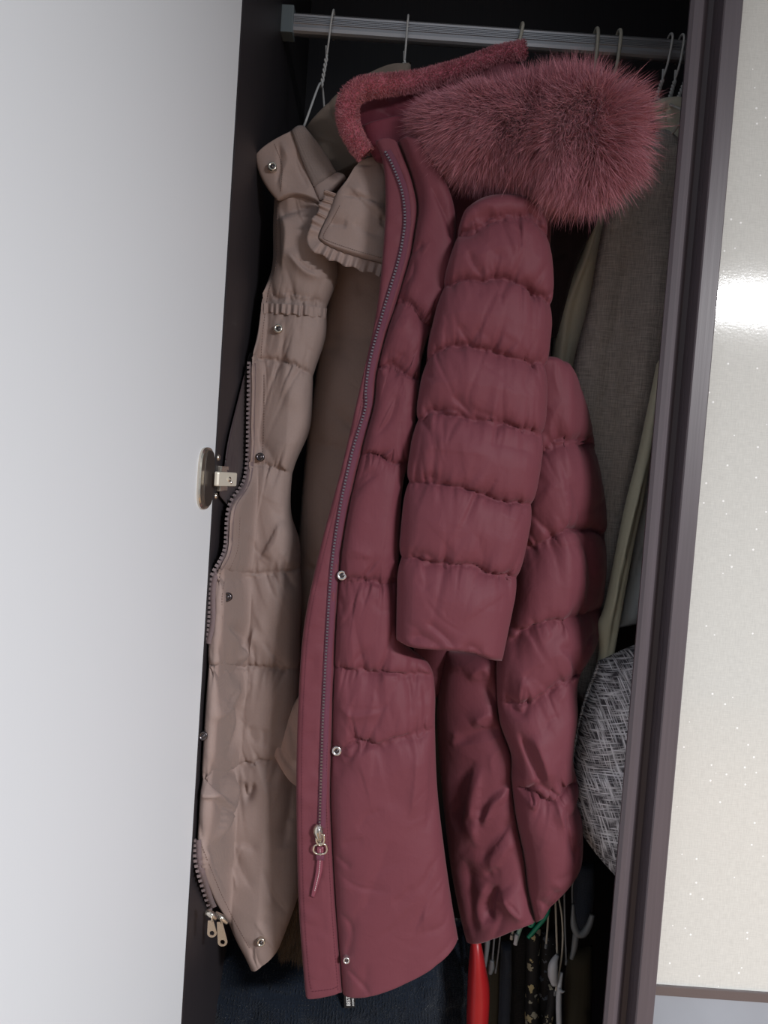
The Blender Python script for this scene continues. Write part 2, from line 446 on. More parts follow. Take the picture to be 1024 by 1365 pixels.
def door_film(name, c):
    """glossy off-white film with linen relief and glitter specks"""
    m, nt, b = node_mat(name); N = nt.nodes; Lk = nt.links.new
    tc = N.new('ShaderNodeTexCoord'); outs = []
    for sc in ((90, 90, 900), (900, 90, 90)):
        q = N.new('ShaderNodeMapping'); q.inputs['Scale'].default_value = sc; Lk(tc.outputs['Object'], q.inputs['Vector'])
        nz = N.new('ShaderNodeTexNoise'); nz.inputs['Scale'].default_value = 1.0; nz.inputs['Detail'].default_value = 3; Lk(q.outputs[0], nz.inputs['Vector']); outs.append(nz)
    ad = N.new('ShaderNodeMath'); ad.operation = 'ADD'; Lk(outs[0].outputs['Fac'], ad.inputs[0]); Lk(outs[1].outputs['Fac'], ad.inputs[1])
    mr = N.new('ShaderNodeMapRange'); mr.inputs[1].default_value = 0.7; mr.inputs[2].default_value = 1.3; Lk(ad.outputs[0], mr.inputs[0])
    mx = N.new('ShaderNodeMixRGB'); mx.inputs[1].default_value = tuple(x * 0.9 for x in c[:3]) + (1,); mx.inputs[2].default_value = tuple(min(1, x * 1.06) for x in c[:3]) + (1,)
    Lk(mr.outputs[0], mx.inputs[0])
    vo = N.new('ShaderNodeTexVoronoi'); vo.inputs['Scale'].default_value = 330; Lk(tc.outputs['Object'], vo.inputs['Vector'])
    gv = N.new('ShaderNodeTexVoronoi'); gv.inputs['Scale'].default_value = 70; gv.voronoi_dimensions = '3D'; Lk(tc.outputs['Object'], gv.inputs['Vector'])
    gl = N.new('ShaderNodeMath'); gl.operation = 'LESS_THAN'; gl.inputs[1].default_value = 0.09; Lk(gv.outputs['Distance'], gl.inputs[0])
    gm = N.new('ShaderNodeMixRGB'); gm.inputs[2].default_value = (0.97, 0.97, 0.97, 1); Lk(gl.outputs[0], gm.inputs[0]); Lk(mx.outputs[0], gm.inputs[1])
    Lk(gm.outputs[0], b.inputs['Base Color'])
    bp = N.new('ShaderNodeBump'); bp.inputs['Strength'].default_value = 0.02; bp.inputs['Distance'].default_value = 0.0005
    Lk(mr.outputs[0], bp.inputs['Height'])
    b2 = N.new('ShaderNodeBump'); b2.inputs['Strength'].default_value = 0.012; b2.inputs['Distance'].default_value = 0.001
    Lk(vo.outputs['Distance'], b2.inputs['Height']); Lk(bp.outputs[0], b2.inputs['Normal']); Lk(b2.outputs[0], b.inputs['Normal'])
    b.inputs['Roughness'].default_value = 0.075; b.inputs['Specular IOR Level'].default_value = 0.5
    return m

def hair_mat(name, c1, c2, rough=0.55):
    m, nt, b = node_mat(name); N = nt.nodes; Lk = nt.links.new
    at = N.new('ShaderNodeAttribute'); at.attribute_name = 'strand'
    mx = N.new('ShaderNodeMixRGB'); mx.inputs[1].default_value = c1; mx.inputs[2].default_value = c2
    Lk(at.outputs['Fac'], mx.inputs[0]); Lk(mx.outputs[0], b.inputs['Base Color'])
    b.inputs['Roughness'].default_value = rough; b.inputs['Specular IOR Level'].default_value = 0.3
    b.inputs['Sheen Weight'].default_value = 0.25
    return m

M = {}
M['carcass'] = wood('dark brown wood', rgb(46, 42, 46), 0.5)
M['frame'] = wood('brown frame foil', rgb(88, 80, 86), 0.42)
M['door_white'] = plain('white melamine', rgb(230, 235, 241), 0.38, var=0.01, vscale=6)
M['film'] = door_film('off white linen film', rgb(211, 211, 207))
M['lower'] = plain('grey marbled gloss', rgb(150, 156, 166), 0.12, var=0.16, vscale=9)
M['trim'] = plain('brown trim', rgb(96, 86, 86), 0.4)
M['alu'] = plain('brushed aluminium', rgb(196, 194, 198), 0.38, 0.75, var=0.03)
M['bracket'] = plain('grey plastic bracket', rgb(120, 132, 138), 0.5)
M['wire'] = plain('white coated wire', rgb(216, 214, 212), 0.4)
M['wire2'] = plain('cream coated wire', rgb(196, 190, 176), 0.4)
M['nickel'] = plain('nickel', rgb(214, 206, 194), 0.22, 0.9, var=0.03)
M['hingein'] = plain('dark hinge cup', rgb(120, 112, 108), 0.3, 0.8)
M['ivory'] = plain('hinge arm cap', rgb(226, 220, 206), 0.35, 0.15, var=0.02)
M['gun'] = plain('gunmetal', rgb(96, 90, 92), 0.25, 0.9)
M['btooth'] = plain('mauve grey teeth', rgb(142, 128, 130), 0.35, 0.3)
M['zsilver'] = plain('zip metal', rgb(150, 140, 146), 0.25, 0.85)
M['silver'] = plain('silver snap', rgb(222, 218, 218), 0.22, 0.9)
M['dark'] = plain('dark socket', rgb(40, 36, 40), 0.4)
M['burg'] = fabric('burgundy down shell', rgb(113, 60, 70), 0.62, 0.12, 0.26, 0.05, 2400, 0.22, 0.03, (1, .8, .85, 1))
M['burg_dk'] = fabric('burgundy lining', rgb(112, 46, 60), 0.55, 0.1, 0.3, 0.1, 1500, 0.3)
M['burg_tape'] = fabric('burgundy zipper tape', rgb(108, 56, 76), 0.6, 0.1, 0.1, 0.4, 1800)
M['beige'] = fabric('beige shell', rgb(160, 140, 134), 0.6, 0.08, 0.2, 0.3, 2000, 0.25, 0.06)
M['rib'] = fabric('beige rib', rgb(138, 124, 120), 0.7, 0.1, 0.1, 0.5, 1500)
M['btape'] = fabric('mauve zipper tape', rgb(126, 108, 110), 0.6, 0.1, 0.1, 0.4, 1800)
M['taupe'] = fabric('taupe shell', rgb(180, 152, 142), 0.6, 0.1, 0.4, 0.2, 1800, 0.3)
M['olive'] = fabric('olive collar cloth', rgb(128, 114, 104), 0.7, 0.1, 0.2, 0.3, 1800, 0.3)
M['plum'] = fabric('dark plum lining', rgb(66, 54, 58), 0.6, 0.1, 0.3, 0.2, 1800)
M['navy'] = fabric('navy fleece', rgb(24, 31, 42), 0.9, 0.25, 0.9, 0.5, 700, 0.1, 0.4)
M['shadow'] = fabric('shoulder shade cloth', rgb(48, 38, 42), 0.7, 0.1, 0.4, 0.3, 1500, 0.2)  # near-black colour carries the shade under the fur ball
M['check'] = check_cloth('grey brown checked wool', rgb(164, 157, 153), rgb(212, 204, 199), 900, 0.85, 0.5)
M['cream'] = fabric('cream cloth', rgb(222, 214, 194), 0.7, 0.1, 0.3, 0.2, 1800)
M['sage'] = fabric('pale sage cloth', rgb(206, 206, 184), 0.65, 0.1, 0.25, 0.2, 1800)
M['pale'] = fabric('pale grey cloth', rgb(186, 194, 198), 0.7, 0.1, 0.25, 0.2, 1800)
M['cushion'] = check_cloth('grey slub weave', rgb(74, 72, 78), rgb(236, 236, 242), 620, 0.5, 1.0, 0.35)
M['fur'] = hair_mat('rose fur', rgb(156, 88, 102), rgb(222, 156, 168))
M['furcore'] = plain('fur hide', rgb(176, 92, 108), 0.9)
M['plush'] = hair_mat('rose plush', rgb(172, 98, 110), rgb(206, 138, 148), 0.8)
M['brownfur'] = hair_mat('brown fur', rgb(70, 56, 44), rgb(128, 104, 78))
M['leather'] = plain('burgundy leather', rgb(128, 66, 82), 0.3, bump=0.1)
M['thread'] = plain('pale thread', rgb(226, 206, 208), 0.5)
M['stitch'] = plain('burgundy thread', rgb(96, 40, 54), 0.7)
M['bstitch'] = plain('brown thread', rgb(112, 92, 86), 0.7)
M['tagblack'] = plain('black label', rgb(22, 22, 26), 0.6)
M['print'] = plain('white print', rgb(236, 236, 236), 0.5)
M['red'] = plain('red coated cloth', rgb(160, 28, 32), 0.4, var=0.1)
M['green'] = plain('teal green plastic', rgb(32, 150, 118), 0.25)
M['mint'] = plain('pale mint plastic', rgb(150, 190, 178), 0.3)
M['greyp'] = plain('grey plastic', rgb(120, 124, 128), 0.4)
M['whitep'] = plain('white plastic', rgb(206, 210, 216), 0.35)
M['floral'] = floral('cream blossom print', rgb(26, 26, 28), rgb(196, 180, 130), rgb(160, 160, 150), 75, 0.42)
M['floral2'] = floral('grey blossom print', rgb(28, 28, 32), rgb(110, 112, 120), rgb(80, 92, 110), 95, 0.36)
M['stripe'] = wood('brown black brindle', rgb(66, 60, 46), 0.85)
M['slate'] = fabric('slate cloth', rgb(62, 70, 84), 0.8, 0.1, 0.5, 0.3, 900)
M['black'] = fabric('black cloth', rgb(26, 26, 28), 0.8, 0.1, 0.5, 0.3, 900)
M['floor'] = wood('floor boards', rgb(150, 120, 90), 0.5)

# ------------------------------------------------------------------ setting
XL, XR = -0.2112, 0.3231            # inner face of side panel, edge of the closed door
fl = mesh_obj('floor', [(-3, -4, 0), (3, -4, 0), (3, 0.75, 0), (-3, 0.75, 0)], [(0, 1, 2, 3)], M['floor'], smooth=False)
tag(fl, 'brown wooden floor under the wardrobe', 'floor', kind='structure')

wd = empty('wardrobe', (0.3, 0.3, 0.0), 'dark brown wardrobe with one white door open and one off-white door closed', 'wardrobe')
XE = 0.82; YB = 0.60; ZT = 2.42
box('side_panel', (XL - 0.018, 0.0, 0.0), (XL, YB, ZT), M['carcass'], wd)
box('side_panel', (XE, 0.0, 0.0), (XE + 0.018, YB, ZT), M['carcass'], wd)
box('back_panel', (XL - 0.018, YB, 0.0), (XE + 0.018, YB + 0.008, ZT), M['carcass'], wd)
box('top_panel', (XL - 0.018, 0.0, ZT), (XE + 0.018, YB + 0.008, ZT + 0.018), M['carcass'], wd)
box('bottom_panel', (XL, 0.0, 0.08), (XE, YB, 0.098), M['carcass'], wd)
box('plinth', (XL, 0.03, 0.0), (XE, 0.046, 0.08), M['carcass'], wd)

# open door: inner face towards us, hinged on the side panel
ang = math.radians(101)
hx, hy = XL - 0.001, -0.003
dirx, diry = math.cos(ang), -math.sin(ang)          # closed direction (1,0) swung outwards
nx, ny = diry, -dirx                                # away from the inner face
dw, th = 0.53, 0.018
q = [(hx, hy), (hx + dirx * dw, hy + diry * dw), (hx + dirx * dw + nx * th, hy + diry * dw + ny * th), (hx + nx * th, hy + ny * th)]
dopen = extrude_profile('door', q, 0.09, 2.41, M['door_white'], wd)
dopen['label'] = 'white inner face of the open door'

# closed door: profiled stile with finger groove, film panel, rails
zmid_t, zmid_b = 0.688, 0.676
dclosed = box('door', (0.372, -0.012, 0.69), (0.825, -0.004, 2.39), M['film'], wd)
dclosed['label'] = 'off-white linen-textured glossy closed door'
prof = [(XR, 0.0), (XR - 0.001, -0.006), (XR + 0.003, -0.0095), (XR + 0.009, -0.0105), (XR + 0.0145, -0.0085), (XR + 0.0165, -0.004),
        (XR + 0.019, 0.0035), (XR + 0.025, 0.006), (XR + 0.0305, 0.0035), (XR + 0.0325, -0.004), (XR + 0.033, -0.021), (XR + 0.0345, -0.0225),
        (XR + 0.054, -0.0225), (XR + 0.0555, -0.021), (XR + 0.0555, -0.002), (XR + 0.04, 0.010), (XR + 0.01, 0.010)]
st = extrude_profile('door_stile', prof, 0.09, 2.41, M['frame'], dclosed)
box('door_rail', (XR + 0.0555, -0.016, 0.678), (0.825, -0.004, 0.690), M['trim'], dclosed, 0.001)
box('lower_panel', (XR + 0.0555, -0.012, 0.09), (0.825, -0.004, 0.678), M['lower'], dclosed)

# hanging rail
RY, RZ = 0.28, 1.992
rp = []
for k in range(24):
    a = 2 * math.pi * k / 24
    rp.append((RY + 0.0095 * np.sign(math.cos(a)) * abs(math.cos(a)) ** 0.7, RZ + 0.0155 * np.sign(math.sin(a)) * abs(math.sin(a)) ** 0.9))
# replace the upper front with fine grooves
prof = []
prof += [(RY - 0.0088 + 0.004 * 0, RZ - 0.003)]
zz = RZ - 0.002
for k in range(5):
    prof += [(RY - 0.0100, zz), (RY - 0.0100, zz + 0.0013), (RY - 0.0082, zz + 0.0016), (RY - 0.0082, zz + 0.0021)]; zz += 0.0024
prof += [(RY - 0.0088, RZ + 0.0115), (RY - 0.006, RZ + 0.0148), (RY, RZ + 0.016), (RY + 0.006, RZ + 0.0148), (RY + 0.0095, RZ + 0.010), (RY + 0.010, RZ),
         (RY + 0.0095, RZ - 0.010), (RY + 0.006, RZ - 0.0148), (RY, RZ - 0.016), (RY - 0.005, RZ - 0.0152), (RY - 0.0082, RZ - 0.0125), (RY - 0.0098, RZ - 0.008)]
rail = extrude_profile('clothes_rail', prof, XL + 0.003, XE - 0.003, M['alu'], wd, axis='x')
rail['label'] = 'grooved aluminium hanging rail'
bxo = box('rail_bracket', (XL, RY - 0.014, RZ - 0.019), (XL + 0.019, RY + 0.014, RZ + 0.022), M['bracket'], rail, 0.0015)
box('rail_bracket', (XE - 0.019, RY - 0.014, RZ - 0.019), (XE, RY + 0.014, RZ + 0.022), M['bracket'], rail, 0.0015)

# hinge on the open door
hz = P(290, 638, 0.0)[2]
hg = empty('hinge', (0, 0, 0)); adopt(hg, wd)
hg.location = Vector((hx, -0.01, hz)) - Vector(wd.location)
hg['label'] = 'nickel cup hinge joining open door and side panel'
D2 = np.array([dirx, diry, 0.0]); NI = np.array([-nx, -ny, 0.0])      # along door, out of inner face
hc = np.array([hx, hy, hz]) + D2 * 0.026
outl = []
for k in range(40):
    a = 2 * math.pi * k / 40
    ca, sa = math.cos(a), math.sin(a)
    outl.append((0.021 * np.sign(ca) * abs(ca) ** 0.75, 0.037 * np.sign(sa) * abs(sa) ** 0.55))
def plate(name, out, c, A, B, Nn, t, mat, parent, inset=0.0015):
    out = np.array(out); v = []; n = len(out)
    for s_, hgt in ((1.0, 0.0), (1.0, t * 0.6), (1 - inset / 0.02, t)):
        for p in out: v.append(c + A * p[0] * s_ + B * p[1] * s_ + Nn * hgt)
    f = []
    for i in range(2):
        for k in range(n): f.append((i * n + k, i * n + (k + 1) % n, (i + 1) * n + (k + 1) % n, (i + 1) * n + k))
    f.append(tuple(range(n))[::-1]); f.append(tuple(range(2 * n, 3 * n)))
    o = mesh_obj(name, v, f, mat, parent, smooth=False)
    bm = bmesh.new(); bm.from_mesh(o.data); bmesh.ops.recalc_face_normals(bm, faces=bm.faces); bm.to_mesh(o.data); bm.free()
    return o
ZA = np.array([0, 0, 1.0])
plate('hinge_cup', outl, hc, D2, ZA, NI, 0.004, M['nickel'], hg)
plate('cup_recess', [(p[0] * 0.66 - 0.004, p[1] * 0.9) for p in outl], hc + NI * 0.0042, D2, ZA, NI, 0.0006, M['hingein'], hg, 0.0005)
# arm reaching over to the side panel
ac = np.array([XL + 0.006, -0.006, hz])
v = []; f = []
a0 = hc + NI * 0.010 - D2 * 0.006; a1 = np.array([XL + 0.017, 0.030, hz])
ex = (a1 - a0); el = np.linalg.norm(ex); ex /= el
en = np.cross(ZA, ex); en /= np.linalg.norm(en)
sq = [(-0.5 * el, -0.0085), (0.5 * el, -0.0085), (0.5 * el, 0.0085), (-0.5 * el, 0.0085)]
def rrect(w, h, r, n=5):
    o = []
    for cx, cy, a in ((w - r, h - r, 0), (-w + r, h - r, 90), (-w + r, -h + r, 180), (w - r, -h + r, 270)):
        for k in range(n): t = math.radians(a + 90 * k / (n - 1)); o.append((cx + r * math.cos(t), cy + r * math.sin(t)))
    return o
plate('hinge_arm', rrect(el / 2, 0.0088, 0.002), (a0 + a1) / 2, ex, ZA, -en if (-en)[1] < 0 else en, 0.005, M['ivory'], hg, 0.0012)
sc_n = -en if (-en)[1] < 0 else en
lathe('screw', [(0, 0.0), (0.0032, 0.0), (0.0036, 0.0008), (0.003, 0.0016), (0.0012, 0.0016), (0.0012, 0.0006), (0, 0.0006)], (a0 + a1) / 2 + sc_n * 0.005 + ex * 0.003, sc_n, M['nickel'], hg, 16)
lathe('screw', [(0, 0.002), (0.0016, 0.0016), (0.0018, 0)], (a0 + a1) / 2 + sc_n * 0.005 + ex * 0.0085 - ZA * 0.004, sc_n, M['silver'], hg, 12)
mp_ = [(XL, 0.012, hz - 0.016), (XL + 0.005, 0.056, hz + 0.016)]
box('mounting_plate', mp_[0], mp_[1], M['nickel'], hg, 0.0012)
for dz in (0.026, -0.022):
    lathe('screw', [(0.0042, 0), (0.004, 0.0014), (0.002, 0.0026), (0, 0.0028)], (XL, 0.010, hz + dz), (1, 0, 0), M['nickel'], hg, 14)

# ------------------------------------------------------------------ hangers
def hanger(px, label, mat, kind='wire', tilt=0.0, dirv=(0.0, 1.0), neck=0.085, r=0.0016, px_bot=None, arms=True, span=0.2, fwd=1.0, drop=0.085):
    x = P(px, 30 + (px - 380) * 0.075, RY)[0]
    root = empty('clothes_hanger', (x, RY, RZ - 0.06), label, 'hanger', 'hangers on the rail')
    dx = tilt
    hook = [(x, RY + 0.016, RZ - 0.010), (x, RY + 0.019, RZ + 0.006), (x, RY + 0.010, RZ + 0.0205), (x, RY - 0.004, RZ + 0.0235), (x, RY - 0.0155, RZ + 0.014),
            (x + dx * 0.15, RY - 0.018, RZ - 0.006), (x + dx * 0.3, RY - 0.014, RZ - 0.028), (x + dx * 0.5, RY - 0.006, RZ - 0.045)]
    n0 = np.array([x + dx * 0.5, RY - 0.006, RZ - 0.045]); n1 = np.array([x + dx, RY, RZ - 0.045 - neck])
    if kind == 'wire':
        tube('hook', hook, r, mat, root, 44, 8)
        for ph in (0, math.pi):                    # two twisted strands
            t = np.linspace(0, 1, 48)
            c = n0 + (n1 - n0) * t[:, None]
            rr = r * 0.95 * np.clip(t * 8, 0.4, 1)
            aa = ph + t * 2 * math.pi * 3.2
            c = c + np.stack([rr * np.cos(aa), rr * np.sin(aa), 0 * t], 1)
            if ph: c = np.vstack([c[:1] + [-0.001, -0.003, 0.012], c])
            tube('twisted_neck', c, r, mat, root, len(c), 7, False)
    else:
        tube('hook', hook + [tuple(n1)], r, mat, root, 50, 10)
    if arms:
        d = np.array([dirv[0], dirv[1], 0.0]); d /= np.linalg.norm(d)
        e1 = n1 + d * span * 0.9 + [0, 0, -drop]; e2 = n1 - d * span * 0.9 * fwd + [0, 0, -drop]
        tube('shoulder_wire', [e1 + [0, 0, -0.006], e1 + d * 0.008, e1 - d * 0.01 + [0, 0, 0.01], n1 + d * 0.02 + [0, 0, -0.01], n1, n1 - d * 0.02 + [0, 0, -0.01], e2 + d * 0.01 + [0, 0, 0.01], e2 - d * 0.008, e2 + [0, 0, -0.006]], r * 1.1, mat, root, 70, 8)
        tube('bottom_wire', [e1 + [0, 0, -0.006], (e1 + e2) / 2 + [0, 0, -0.007], e2 + [0, 0, -0.006]], r * 1.1, mat, root, 20, 8)
    return root
hanger(444, 'white wire hanger with twisted neck nearest the open door, carrying the beige coat', M['wire'], tilt=-0.012, dirv=(0.12, 1.0), neck=0.046, span=0.12, drop=0.12)
hanger(543, 'white wire hanger carrying the taupe coat, second from the open door', M['wire'], tilt=-0.002, dirv=(0.05, 1.0), neck=0.03, span=0.12, drop=0.1)
hanger(694, 'cream hanger hook above the burgundy coat hood', M['wire2'], 'rod', tilt=-0.02, r=0.0026, neck=0.03, span=0.17)
hanger(793, 'thick cream hanger hook above the fur ball, left one of the close pair', M['wire2'], 'rod', tilt=0.0, r=0.0028, neck=0.03, span=0.15)
hanger(823, 'thick cream hanger hook above the fur ball, right one of the close pair', M['wire2'], 'rod', tilt=-0.004, r=0.0028, neck=0.03, span=0.15)
hanger(891, 'white wire hanger with twisted neck just right of the fur ball', M['wire'], tilt=-0.013, r=0.0018, neck=0.03, span=0.15)
hanger(906, 'white wire hanger with twisted neck nearest the closed door stile', M['wire'], tilt=-0.01, r=0.0018, neck=0.03, span=0.15)
hanger(922, 'white wire hanger half hidden behind the closed door stile', M['wire'], tilt=-0.016, r=0.0018, neck=0.03, span=0.15)

# ------------------------------------------------------------------ small fittings
def snap(parent, S, px, py, r=0.0048, mat=None, n=(0.05, -1, 0.1)):
    c = on(S, px, py, 0.006)
    n = np.asarray(n, float); n /= np.linalg.norm(n)
    o = lathe('snap', [(r, -0.008), (r, 0.0012), (r * 0.86, 0.0022), (r * 0.62, 0.0020), (r * 0.5, 0.0010), (0, 0.0010)], c, n, mat or M['silver'], parent, 22)
    s = lathe('snap_socket', [(r * 0.5, 0.0011), (r * 0.48, 0.0016), (r * 0.36, 0.0012), (r * 0.22, 0.0013), (r * 0.18, 0.0028), (0, 0.0030)], c, n, M['gun'], o, 14)
    return o

def ribbon(name, S, pts, w0, w1, mat, parent, lift=0.0015, th=0.0012, n=80):
    """flat tape running along a line on a panel; w0/w1 are pixel offsets to each side"""
    C = spline(pts, n); T = np.gradient(C, axis=0); T /= np.linalg.norm(T, axis=1)[:, None]
    Nn = np.stack([T[:, 1] * -1, T[:, 0]], 1)
    v = []; f = []
    for i in range(n):
        for w in (w0, w1):
            p = C[i] + Nn[i] * -w
            q = on(S, p[0], p[1], lift); v.append(q); v.append(q + [0, th, 0])
    for i in range(n - 1):
        a = i * 4; b = a + 4
        f += [(a, b, b + 2, a + 2), (a + 1, a + 3, b + 3, b + 1), (a, a + 1, b + 1, b), (a + 2, b + 2, b + 3, a + 3)]
    return mesh_obj(name, v, f, mat, parent)

def teeth(name, S, pts, mat, parent, step=4.4, size=(0.0016, 0.0010, 0.0012), lift=0.003, side=0.0):
    C0 = spline(pts, 600); L = np.r_[0, np.cumsum(np.hypot(*np.diff(C0, axis=0).T))]
    n = int(L[-1] / step); u = np.linspace(0, L[-1], n)
    C = np.stack([np.interp(u, L, C0[:, k]) for k in (0, 1)], 1)
    T = np.gradient(C, axis=0); T /= np.linalg.norm(T, axis=1)[:, None]
    v = []; f = []
    for i in range(n):
        p = C[i] + np.array([T[i, 1], -T[i, 0]]) * side
        c = on(S, p[0], p[1], lift)
        t3 = _R * T[i, 0] - _U * T[i, 1]; n3 = np.cross(t3, [0, 1.0, 0])
        n3 /= np.linalg.norm(n3)
        a, b_ = box_vf(c, n3 * size[0], np.array([0, size[2], 0]), t3 * size[1], len(v)); v += a; f += b_
    return mesh_obj(name, v, f, mat, parent, smooth=False, kind='stuff')

def stitches(name, S, pts, mat, parent, step=5.0, lenf=0.6, r=0.00035, lift=0.0004):
    C0 = spline(pts, 600); L = np.r_[0, np.cumsum(np.hypot(*np.diff(C0, axis=0).T))]
    n = max(2, int(L[-1] / step)); v = []; f = []
    for i in range(n):
        a = i * step; b_ = a + step * lenf
        pa = [np.interp(a, L, C0[:, k]) for k in (0, 1)]; pb = [np.interp(b_, L, C0[:, k]) for k in (0, 1)]
        A = on(S, pa[0], pa[1], lift); B = on(S, pb[0], pb[1], lift)
        d = B - A; ln = np.linalg.norm(d)
        if ln < 1e-5: continue
        d /= ln; n3 = np.cross(d, [0, 1.0, 0]); n3 /= np.linalg.norm(n3) + 1e-9
        q, g = box_vf((A + B) / 2, d * ln / 2, n3 * r, np.array([0, r, 0]), len(v)); v += q; f += g
    return mesh_obj(name, v, f, mat, parent, smooth=False, kind='stuff')

# ------------------------------------------------------------------ fur
def strands(name, pos, nor, length, width, mat, parent, flow=None, droop=0.25, jitter=0.35, clump=0.5, cscale=55.0, seg=3):
    n = len(pos)
    length = np.broadcast_to(np.asarray(length, float), (n,)) * rng.uniform(0.65, 1.15, n)
    d = nor + (flow if flow is not None else 0)
    # locks: neighbouring hairs lean the same way
    p = pos * cscale
    cl = np.stack([noise(p[:, 0] + p[:, 1] * .7, p[:, 2] + 3.1, 301), noise(p[:, 2] - p[:, 1] * .7, p[:, 0], 302), noise(p[:, 0] * .8 + 9, p[:, 2] + p[:, 1] * .6, 303)], 1)
    d = d + clump * cl + jitter * rng.normal(0, 0.5, (n, 3))
    d /= np.linalg.norm(d, axis=1)[:, None]
    side = np.cross(d, rng.normal(0, 1, (n, 3))); side /= np.linalg.norm(side, axis=1)[:, None]
    bend = rng.normal(0, 0.12, (n, 3)) + np.array([0, 0, -droop])
    ts = np.linspace(0, 1, seg + 1)
    V = []
    for k, t in enumerate(ts):
        c = pos + d * (length * t)[:, None] + bend * (length * t * t)[:, None]
        w = width * (1 - t) ** 0.7
        if k < seg:
            V.append(c - side * w); V.append(c + side * w)
        else: V.append(c)
    V = np.stack(V, 1).reshape(-1, 3)
    m = 2 * seg + 1
    base = (np.arange(n) * m)[:, None]
    fq = []
    for k in range(seg - 1):
        fq.append(base + np.array([[2 * k, 2 * k + 1, 2 * k + 3, 2 * k + 2]]))
    quads = np.concatenate(fq, 0)
    tris = base + np.array([[2 * seg - 2, 2 * seg - 1, 2 * seg]])
    me = bpy.data.meshes.new(name)
    nq, ntr = len(quads), len(tris)
    me.vertices.add(len(V)); me.vertices.foreach_set('co', V.astype(np.float32).ravel())
    me.loops.add(nq * 4 + ntr * 3)
    me.loops.foreach_set('vertex_index', np.concatenate([quads.ravel(), tris.ravel()]).astype(np.int32))
    me.polygons.add(nq + ntr)
    st_ = np.concatenate([np.arange(nq) * 4, nq * 4 + np.arange(ntr) * 3]).astype(np.int32)
    me.polygons.foreach_set('loop_start', st_)
    me.polygons.foreach_set('use_smooth', np.ones(nq + ntr, bool))
    me.update(calc_edges=True); me.validate()
    at = me.attributes.new('strand', 'FLOAT', 'POINT')
    at.data.foreach_set('value', np.repeat(rng.beta(1.6, 1.8, n), m).astype(np.float32))
    me.materials.append(mat)
    o = bpy.data.objects.new(name, me); COL.objects.link(o); adopt(o, parent); o['kind'] = 'stuff'
    return o

def tube_samples(C, r, n):
    T, N, B = frames(C)
    wgt = r / r.sum(); t = rng.choice(len(C), n, p=wgt); a = rng.uniform(0, 2 * math.pi, n)
    fr = rng.uniform(-0.5, 0.5, n); step = np.linalg.norm(np.diff(C, axis=0), axis=1).mean()
    nor = np.cos(a)[:, None] * N[t] + np.sin(a)[:, None] * B[t]
    pos = C[t] + nor * r[t][:, None] * 0.97 + T[t] * (fr * step)[:, None]
    slope = np.gradient(r) / step
    nn = nor - T[t] * slope[t][:, None].clip(-3, 3); nn /= np.linalg.norm(nn, axis=1)[:, None]
    return pos, nn, T[t]

# ------------------------------------------------------------------ garments at the back
g = empty('shoulder_shade', P(760, 320, 0.2), 'dark cloth patch standing in for the shade below the fur ball, right of the burgundy shoulder', 'shade patch')
patch('shell', [(690, 235), (700, 300), (715, 370), (725, 450)], [(806, 255), (794, 300), (770, 350), (742, 450)], M['shadow'], g, y=0.235, T=0.02, Tb=0.015, wr=0.003, wscale=70, wang=120, cap=(0.05, 0.1), seed=91, res=3)  # dark panel added to darken the shaded shoulder under the fur

# taupe coat
tc_ = empty('taupe_coat', P(470, 700, 0.2), 'taupe brown coat in shadow between the beige and burgundy coats', 'coat')
patch('collar', [(405, 172), (418, 200), (432, 225), (440, 245)], [(548, 83), (546, 120), (540, 160), (530, 200)], M['olive'], tc_,
      top=[(405, 172), (430, 147), (458, 120), (494, 97), (520, 87), (548, 83)], bot=[(440, 245), (470, 232), (500, 215), (530, 200)], y=lambda X, Y: 0.215 - 0.0002 * (X - 400), T=0.018, Tb=0.03, wr=0.002, wscale=70, wang=40, nexp=4, seed=95)
SB = patch('body', [(430, 250), (440, 360), (420, 500), (408, 600), (398, 720), (392, 850), (388, 930), (362, 985), (388, 1045)], [(570, 240), (575, 400), (560, 500), (540, 600), (520, 720), (510, 850), (500, 930), (480, 1000), (470, 1060)], M['taupe'], tc_,
           y=0.255, T=0.03, Tb=0.03, seams=[[(430, 441), (470, 446), (520, 462), (560, 470)], [(400, 588), (450, 598), (540, 610)], [(395, 752), (450, 765), (520, 770)], [(385, 905), (450, 915), (500, 915)]],
           puff=0.008, ruff=0.002, wr=0.004, wscale=80, wang=75, seed=97, res=4, cap=(0.03, 0.02))
patch('sleeve', [(400, 925), (384, 950), (362, 992), (372, 1010)], [(470, 925), (470, 960), (470, 1030), (470, 1075)], M['taupe'], tc_, bot=[(372, 1010), (400, 1050), (470, 1075)], y=0.165, T=0.02, Tb=0.01, wr=0.005, seed=99, cap=(0.2, 0.08),
      folds=[([(380, 930), (395, 990), (410, 1040)], 10, -0.006)])

